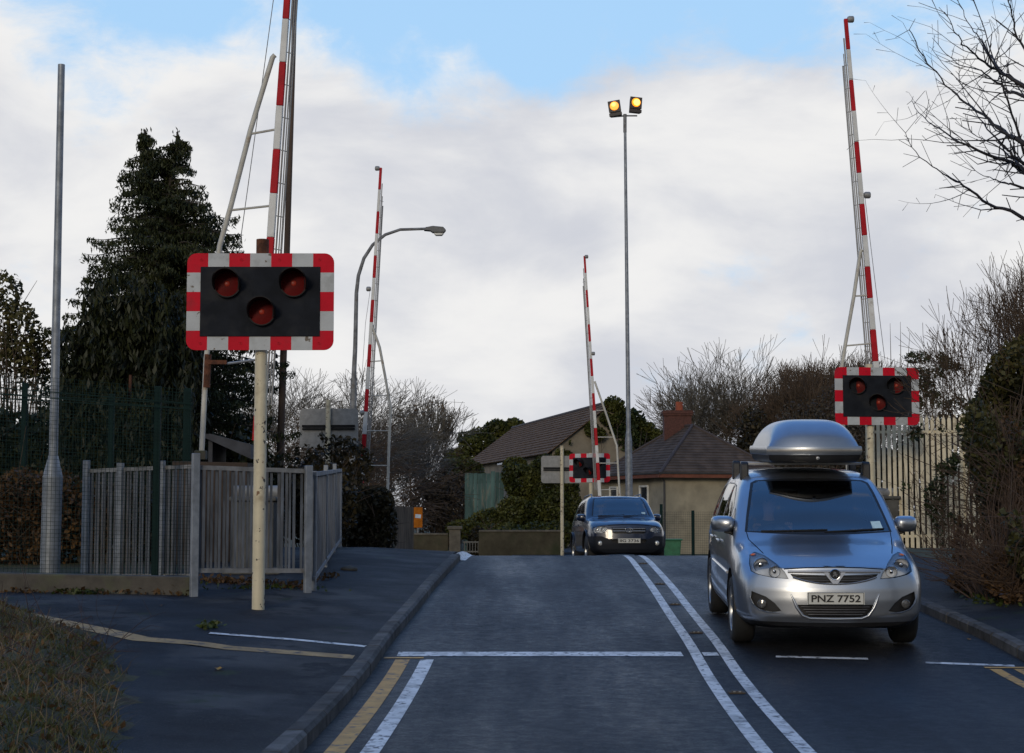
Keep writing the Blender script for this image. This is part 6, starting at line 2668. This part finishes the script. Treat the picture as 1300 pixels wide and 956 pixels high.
    for sx in (1, -1):
        pl = fp if sx > 0 else mirror(fp)
        fb = cut(bm, pl, 'y', front(-.2, .8, -.03))
        o = bm_obj(shift(fb, (0, .04, 0)), 'fog_recess', trimb, t)
        y = yf(sx * .655, .425)
        mm = Matrix.Translation((sx * .655, y + .012, .425)) @ Matrix.Rotation(R(90), 4, 'X') @ Matrix.Rotation(sx * R(12), 4, 'Y')
        k = MB()
        k.lathe([(.040, -.01), (.040, .01), (.034, .014)], mm, 20)
        k.lathe([(.033, .006), (.0005, .012)], mm, 20)
        k.build('fog_lamp', M('fog_glass', (.16, .16, .16), .12, .6), o, smooth=50)
        k = MB()
        k.tube([(sx * x, yf(sx * x, z) - .003, z) for x, z in ((.50, .345), (.60, .345), (.69, .372), (.745, .425), (.772, .505))], [.004, .007, .009, .009, .004], 6)
        k.build('recess_lip', silver, o, smooth=60)
    # side glass
    sw = [[(1.20, .985), (1.47, .995), (1.54, 1.25), (1.50, 1.235)],
          [(1.55, .995), (2.36, 1.005), (2.36, 1.475), (2.02, 1.462), (1.80, 1.385), (1.62, 1.27)],
          [(2.44, 1.007), (3.16, 1.02), (3.12, 1.465), (2.44, 1.477)],
          [(3.27, 1.025), (3.98, 1.07), (3.84, 1.39), (3.24, 1.455)]]
    for sx in (1, -1):
        for k_, p in enumerate(sw):
            fr = cut(bm, p, 'x', sidef(sx))
            inner = cut(fr, scale_poly(p, .022), 'x', lambda f: True)
            o = shell.apply(bm_obj(inner, 'side_window', glass, t))
            bm_obj(fr, 'window_surround', trimb, o)
        for wy in (.93, 3.633):
            cut(bm, circle(wy, .325, .372, 30), 'x', lambda f, sx=sx: f.calc_center_median().x * sx > .45, False).free()
        seam(bm, [(1.13, .34), (1.16, .62), (1.24, .95)], 'x', sidef(sx))
        seam(bm, [(2.40, .30), (2.40, .985)], 'x', sidef(sx))
        seam(bm, [(3.30, .99), (3.24, .80), (3.10, .62), (3.02, .34)], 'x', sidef(sx))
        seam(bm, [(1.13, .30), (3.02, .30)], 'x', sidef(sx))
    # bonnet edge
    seam(bm, [(-.455, .742), (-.25, .757), (0, .763), (.25, .757), (.455, .742)], 'y', front(-.2, .6, -.02), .0045)
    for sx in (-1, 1):
        seam(bm, [(sx * .60, .86), (sx * .69, .965), (sx * .70, 1.04)], 'y', lambda f: f.normal.z > .1 and .1 < f.calc_center_median().y < 1.15, .004)
    # black sill and under-bumper
    lip = cut(bm, [(-1.2, .10), (1.2, .10), (1.2, .262), (-1.2, .262)], 'y', lambda f: f.calc_center_median().y < 1.0)
    bm_obj(lip, 'under_trim', trimb, t)
    shell.apply(bm_obj(bm, 'body', silver, t, 180))
    lin = MB()
    for sx in (-1, 1):
        for wy in (.93, 3.633):
            arch_liner(lin, wy, .325, .375, sx * .87, sx * .55)
    build_each(lin, 'wheel_housing', trimb, t)
    for sx in (-1, 1):
        for wy in (.93, 3.633):
            wheel(t, sx * .768, wy, .325, .215, sx, drop=.025)
    # door handles and mirrors
    for sx in (-1, 1):
        k = MB()
        for y in (2.25, 3.02):
            x = xf(y, .88, sx)
            k.bar((x + sx * .02, y - .09, .88), (x + sx * .02, y + .09, .885), .03, .025)
        build_each(k, 'door_handle', silver, t, bevel=.008)
        mirror_part(t, sx, 1.40, 1.075, silver, .23, .16, .85)
        k = MB()
        k.tube([(xf(y, .63, sx) + sx * .004, y, .63) for y in np.linspace(1.2, 3.0, 10)], .014, 6)
        k.build('rubbing_strip', silver, t)
    plate(t, 0, yf(0, .50) - .014, .485, 'PNZ 7752')
    # wipers, tax disc sticker, sun visor, mirror
    def scr_pt(x, z, off=.006):
        return Vector((x, yf(x, z) - off, z))
    for (xa, xb, za, zb) in ((-.56, .08, 1.040, 1.055), (.05, .64, 1.036, 1.062)):
        k = MB()
        k.tube([scr_pt(xa + (xb - xa) * i / 8, za + (zb - za) * i / 8, .010) for i in range(9)], .008, 6)
        k.build('wiper', trimb, t)
    k = MB()
    q = [scr_pt(.53, 1.065, .004), scr_pt(.63, 1.068, .004), scr_pt(.615, 1.132, .004), scr_pt(.52, 1.128, .004)]
    k.add(q + [v + Vector((0, .002, 0)) for v in q], [(0, 1, 2, 3), (7, 6, 5, 4), (0, 4, 5, 1), (1, 5, 6, 2), (2, 6, 7, 3), (3, 7, 4, 0)])
    k.build('screen_sticker', M('sticker', (.45, .62, .66), .5), t)
    k = MB()
    k.box((-.30, 1.86, 1.47), (.40, .02, .15), rx=R(-35))
    k.box((.30, 1.90, 1.50), (.40, .02, .08), rx=R(-60))
    k.build('sun_visor', M('visor', (.30, .30, .28), .8), t, bevel=.01)
    k = MB()
    k.box((0, 1.74, 1.40), (.24, .04, .075))
    k.tube([(0, 1.76, 1.43), (0, 1.82, 1.50)], .012, 6)
    k.build('rear_view_mirror', trimb, t, bevel=.012)
    wc = interior(t, 1.28, .36, 2.0, .72, .97)
    # place on the ground: wheels on the hump
    ya, yb = y0 + .93, y0 + 3.633
    za, zb_ = float(prof(ya)), float(prof(yb))
    pitch = math.atan2(zb_ - za, 2.703)
    t.rotation_euler = Matrix.Rotation(yaw, 3, 'Z').to_euler() if False else (pitch, 0, yaw)
    t.location = (x0, y0, za + .028 - .93 * math.tan(pitch))
    bpy.context.view_layer.update()
    return t, wc, xf


scar, wc, _ = silver_car()
hands = [(wc.x - .17, wc.y - .0, wc.z + .09), (wc.x + .16, wc.y - .0, wc.z + .10)]
pr = person('person', 'driver in a dark jumper with both hands on the wheel of the silver car', (-.37, 2.08, .56), hands, M('dark_jumper', (.03, .035, .05), .9, var=.2))
place_person(pr, scar, (-.37, 2.08, .56))

# roof bars and box: things of their own, resting on the roof
rb = thing('roof_bars', 'black roof bars with four feet clamped on the roof of the silver car', 'roof bars')
rb.location, rb.rotation_euler = scar.location, scar.rotation_euler
for y in (2.05, 2.95):
    k = MB()
    k.bar((-.62, y, 1.685), (.62, y, 1.685), .05, .026)
    k.build('crossbar', M('bar_alu', (.28, .28, .28), .4, .6), rb, bevel=.006)
    for sx in (-1, 1):
        f = MB()
        f.prism([(-.085, 1.50), (.085, 1.50), (.075, 1.62), (.055, 1.685), (.02, 1.705), (-.03, 1.705), (-.06, 1.685), (-.075, 1.62)], lambda u, v, d, y=y, sx=sx: (sx * d, y + u, v), .585, .665)
        f.build('foot', trimb, rb, bevel=.015)
bx = thing('roof_box', 'silver grey domed roof box with a black base on top of the silver car', 'roof box')
bx.location, bx.rotation_euler = scar.location, scar.rotation_euler


def roofbox():
    NX, NYb = 40, 60
    W, y0, y1, zb_, zt = .455, 1.52, 3.44, 1.865, 2.145
    g_, bmq = {}, bmesh.new()
    for j in range(NYb + 1):
        v = j / NYb
        # front slopes down, rear blunt
        f = 1 - abs(1 - v / .42) ** 3.2 if v < .42 else 1 - abs((v - .42) / .58) ** 4.0
        for i in range(NX + 1):
            a = -1 + 2 * i / NX
            h = (1 - abs(a) ** 4.2) ** .60
            yy = y0 + (y1 - y0) * v + .14 * a * a * (1 - v) - .06 * a * a * v
            z = zb_ + (zt - zb_) * max(0, f) ** .58 * h
            g_[i, j] = bmq.verts.new((a * W + .045, yy, z))
    for j in range(NYb):
        for i in range(NX):
            bmq.faces.new((g_[i, j], g_[i + 1, j], g_[i + 1, j + 1], g_[i, j + 1]))
    bmesh.ops.recalc_face_normals(bmq, faces=bmq.faces)
    boxpaint = M('box_silver', (.33, .355, .39), .36, .85, var=.04, coat=.3)
    rim = [g_[i, 0].co.copy() for i in range(NX + 1)] + [g_[NX, j].co.copy() for j in range(1, NYb + 1)] + [g_[i, NYb].co.copy() for i in range(NX - 1, -1, -1)] + [g_[0, j].co.copy() for j in range(NYb - 1, 0, -1)]
    bm_obj(bmq, 'lid', boxpaint, bx, 180)
    c = sum(rim, Vector()) / len(rim)

    def ringz(k, z):
        return [(c.x + (p.x - c.x) * k, c.y + (p.y - c.y) * (1 - (1 - k) * .5), z) for p in rim]
    n = len(rim)
    def band(name, levels, mat):
        mb = MB()
        vs = []
        for k, z in levels:
            vs += ringz(k, z)
        fs = [(q * n + i, q * n + (i + 1) % n, (q + 1) * n + (i + 1) % n, (q + 1) * n + i) for q in range(len(levels) - 1) for i in range(n)]
        mb.add(vs, fs)
        return mb, vs
    mb, _ = band('rim', ((1.0, 1.865), (1.035, 1.867), (1.05, 1.85), (1.05, 1.80), (1.03, 1.778), (.98, 1.778)), None)
    mb.build('rim', boxpaint, bx, smooth=40)
    mb, _ = band('edge', ((1.051, 1.838), (1.058, 1.826), (1.051, 1.814)), None)
    mb.build('rim_strip', M('strip_warm', (.34, .32, .29), .4, .5), bx, smooth=40)
    mb, vs = band('base', ((1.01, 1.779), (.99, 1.73), (.93, 1.702), (.80, 1.70)), None)
    o = len(vs)
    mb.f.append([3 * n + i for i in range(n)])
    mb.m.append(0)
    mb.build('base', trimb, bx, smooth=40)
    k = MB()
    k.lathe([(.018, 0), (.018, .008), (.0005, .010)], Matrix.Translation((.06, 1.512, 1.745)) @ Matrix.Rotation(R(90), 4, 'X'), 14)
    k.build('lock', chrome, bx, smooth=50)


roofbox()


# ------------------------------------------------------------------ dark blue off-road car
def blue_car():
    x0, y0 = 2.70, 38.2
    yaw = R(4.6)
    t = thing('dark_blue_car', 'dark blue off road car with black lower bumper waiting on the crossing', 'car')
    st = [
        (0.00, .30, .62, (.76, .40), (.80, .58), (.79, .74), (.72, .87), (.42, .925), .940),
        (0.14, .27, .68, (.83, .40), (.86, .58), (.85, .77), (.77, .92), (.44, .975), .990),
        (0.40, .26, .74, (.885, .40), (.90, .60), (.885, .82), (.80, .975), (.46, 1.025), 1.040),
        (0.80, .26, .76, (.895, .40), (.907, .62), (.890, .88), (.81, 1.02), (.46, 1.075), 1.090),
        (1.20, .26, .76, (.895, .40), (.907, .64), (.890, .92), (.80, 1.075), (.46, 1.135), 1.150),
        (1.45, .26, .76, (.895, .40), (.907, .65), (.890, .95), (.765, 1.26), (.45, 1.325), 1.345),
        (1.75, .26, .76, (.895, .40), (.907, .66), (.890, .98), (.715, 1.50), (.44, 1.565), 1.585),
        (1.95, .26, .76, (.895, .40), (.907, .66), (.890, .99), (.690, 1.60), (.43, 1.645), 1.660),
        (2.30, .26, .76, (.895, .40), (.907, .67), (.890, 1.0), (.680, 1.63), (.42, 1.672), 1.685),
        (3.20, .26, .76, (.895, .40), (.907, .68), (.888, 1.02), (.668, 1.625), (.41, 1.668), 1.682),
        (3.90, .28, .74, (.875, .42), (.888, .70), (.865, 1.03), (.645, 1.58), (.40, 1.62), 1.635),
        (4.25, .32, .70, (.84, .44), (.85, .72), (.83, 1.03), (.61, 1.48), (.38, 1.51), 1.52),
        (4.40, .36, .64, (.78, .48), (.79, .72), (.76, 1.0), (.57, 1.38), (.36, 1.41), 1.42),
    ]
    bz = lambda z: float(np.interp(z, [.28, .36, .5, .7, .82, .9, 1.0], [.06, .02, .0, .02, .035, .06, .10]))
    bm = body_mesh(st, .24, .08, bz, NY=110, seg=6)
    yf, xf = depth_fn(bm), side_fn(bm)
    shell = Shell(bm)
    ws = [(-.70, 1.155), (-.35, 1.145), (0, 1.14), (.35, 1.145), (.70, 1.155), (.655, 1.36), (.615, 1.54), (.58, 1.605), (.3, 1.622), (0, 1.626), (-.3, 1.622), (-.58, 1.605), (-.615, 1.54), (-.655, 1.36)]
    flt = lambda f: f.normal.y < -.1 and f.normal.z > .1 and .95 < f.calc_center_median().y < 2.2 and abs(f.normal.x) < .75
    scr = cut(bm, ws, 'y', flt)
    inner = cut(scr, scale_poly(ws, .03), 'y', lambda f: True)
    o = shell.apply(bm_obj(inner, 'windscreen', glass, t))
    bm_obj(scr, 'screen_edge', trimb, o)
    hp = [(.50, .775), (.49, .84), (.545, .885), (.70, .895), (.80, .87), (.82, .80), (.77, .735), (.62, .735)]
    for sx in (1, -1):
        pl = hp if sx > 0 else mirror(hp)
        headlight(shell, t, bm, pl, front(-.2, .75, -.04), [(sx * .575, .815, .058), (sx * .70, .81, .066)], yf)
    gu = [(-.40, .86), (.40, .86), (.385, .745), (.33, .715), (-.33, .715), (-.385, .745)]
    g1 = cut(bm, gu, 'y', front(-.2, .5))
    o = bm_obj(shift(g1, (0, .04, 0)), 'grille', trimb, t)
    mb = MB()
    for z, wv in ((.835, .385), (.775, .38)):
        mb.bar((-wv, yf(0, z) + .005, z), (wv, yf(0, z) + .005, z), .028, .028, up=(0, 1, 0))
    build_each(mb, 'grille_bar', chrome, o, bevel=.006)
    mb = MB()
    for (rx_, rz_, cz_) in ((.088, .058, 0), (.032, .056, 0), (.058, .022, .030)):
        ring = [(rx_ * math.cos(2 * math.pi * i / 28), yf(0, .80) - .018, .802 + cz_ + rz_ * math.sin(2 * math.pi * i / 28)) for i in range(29)]
        mb.tube(ring, .009, 6, caps=False)
    mb.build('emblem', chrome, o, smooth=60)
    # dark lower bumper with intake and fog lamps
    low = [(-1.0, .2), (1.0, .2), (1.0, .66), (.62, .66), (.47, .60), (-.47, .60), (-.62, .66), (-1.0, .66)]
    b2 = cut(bm, low, 'y', lambda f: f.calc_center_median().y < .95 and abs(f.calc_center_median().x) < 2 and f.calc_center_median().z < .68)
    gl = [(-.42, .585), (.42, .585), (.36, .50), (-.36, .50)]
    ins = cut(b2, gl, 'y', lambda f: f.normal.y < -.1)
    o2 = shell.apply(bm_obj(b2, 'lower_bumper', M('dark_bumper', (.010, .012, .017), .6, spec=.2, var=.1), t))
    bm_obj(shift(ins, (0, .05, 0)), 'intake', darkgap, o2)
    for sx in (-1, 1):
        k = MB()
        mm = Matrix.Translation((sx * .66, yf(sx * .66, .50) - .004, .50)) @ Matrix.Rotation(R(90), 4, 'X')
        k.lathe([(.052, 0), (.046, .01), (.0005, .014)], mm, 18)
        k.build('fog_lamp', M('fog_pale', (.55, .55, .52), .2, .4), o2, smooth=60)
    sw = [[(1.62, 1.06), (2.40, 1.075), (2.40, 1.535), (2.05, 1.52), (1.80, 1.36)],
          [(2.48, 1.075), (3.22, 1.085), (3.18, 1.525), (2.48, 1.54)],
          [(3.32, 1.09), (3.95, 1.12), (3.84, 1.43), (3.30, 1.51)]]
    for sx in (1, -1):
        for p in sw:
            fr = cut(bm, p, 'x', sidef(sx))
            inner = cut(fr, scale_poly(p, .022), 'x', lambda f: True)
            o = shell.apply(bm_obj(inner, 'side_window', glass, t))
            bm_obj(fr, 'window_surround', trimb, o)
        for wy in (.86, 3.42):
            pc = circle(wy, .365, .43, 30)
            ring = cut(bm, pc, 'x', lambda f, sx=sx: f.calc_center_median().x * sx > .45, False)
            ring.free()
        seam(bm, [(1.30, .36), (1.30, .7), (1.42, 1.02)], 'x', sidef(sx))
        seam(bm, [(2.44, .36), (2.44, 1.05)], 'x', sidef(sx))
    seam(bm, [(-.48, .905), (0, .935), (.48, .905)], 'y', front(-.2, .6, -.02), .006)
    shell.apply(bm_obj(bm, 'body', navy, t, 180))
    lin = MB()
    for sx in (-1, 1):
        for wy in (.86, 3.42):
            arch_liner(lin, wy, .365, .43, sx * .87, sx * .55)
    build_each(lin, 'wheel_housing', trimb, t)
    for sx in (-1, 1):
        for wy in (.86, 3.42):
            wheel(t, sx * .79, wy, .36, .225, sx)
            k = MB()
            pts = [(xf(wy + .45 * math.cos(a), .365 + .45 * math.sin(a), sx) + sx * .008, wy + .45 * math.cos(a), .365 + .45 * math.sin(a)) for a in np.linspace(.05, math.pi - .05, 15)]
            k.tube(pts, .028, 6)
            k.build('arch_trim', trimb, t, smooth=60)
        mirror_part(t, sx, 1.62, 1.12, navy, .22, .17, .86)
        k = MB()
        k.tube([(sx * .60, y, z) for y, z in ((2.0, 1.64), (2.1, 1.715), (3.4, 1.71), (3.6, 1.63))], .016, 6)
        k.build('roof_rail', galv, t, smooth=60)
        k = MB()
        for y in (2.28, 3.1):
            x = xf(y, .96, sx)
            k.bar((x + sx * .02, y - .09, .96), (x + sx * .02, y + .09, .965), .03, .025)
        build_each(k, 'door_handle', navy, t, bevel=.008)
    plate(t, .0, yf(0, .58) - .014, .555, 'IIG 3736')
    for (xa, xb, za, zb) in ((-.55, .08, 1.17, 1.19), (.05, .62, 1.165, 1.195)):
        k = MB()
        k.tube([(xa + (xb - xa) * i / 8, yf(xa + (xb - xa) * i / 8, za) - .012, za + (zb - za) * i / 8) for i in range(9)], .009, 6)
        k.build('wiper', trimb, t)
    k = MB()
    k.box((.55, yf(.55, 1.23) - .004, 1.23), (.09, .003, .07), rx=R(-32))
    k.build('screen_sticker', M('sticker2', (.35, .5, .58), .5), t)
    wc = interior(t, 1.42, .45, 2.05, .72, 1.08)
    ya, yb = y0 + .86, y0 + 3.42
    za, zb_ = float(prof(ya)), float(prof(yb))
    pitch = math.atan2(zb_ - za, 2.56)
    t.rotation_euler = (pitch, 0, yaw)
    t.location = (x0, y0, za + .003 - .86 * math.tan(pitch))
    bpy.context.view_layer.update()
    return t, wc


bcar, wc2 = blue_car()
hands2 = [(wc2.x - .17, wc2.y, wc2.z + .09), (wc2.x + .16, wc2.y, wc2.z + .10)]
pr2 = person('person', 'driver with a pale face behind the windscreen of the dark blue car', (-.37, 2.12, .66), hands2, M('brown_jumper', (.07, .035, .03), .9, var=.2))
place_person(pr2, bcar, (-.37, 2.12, .66))
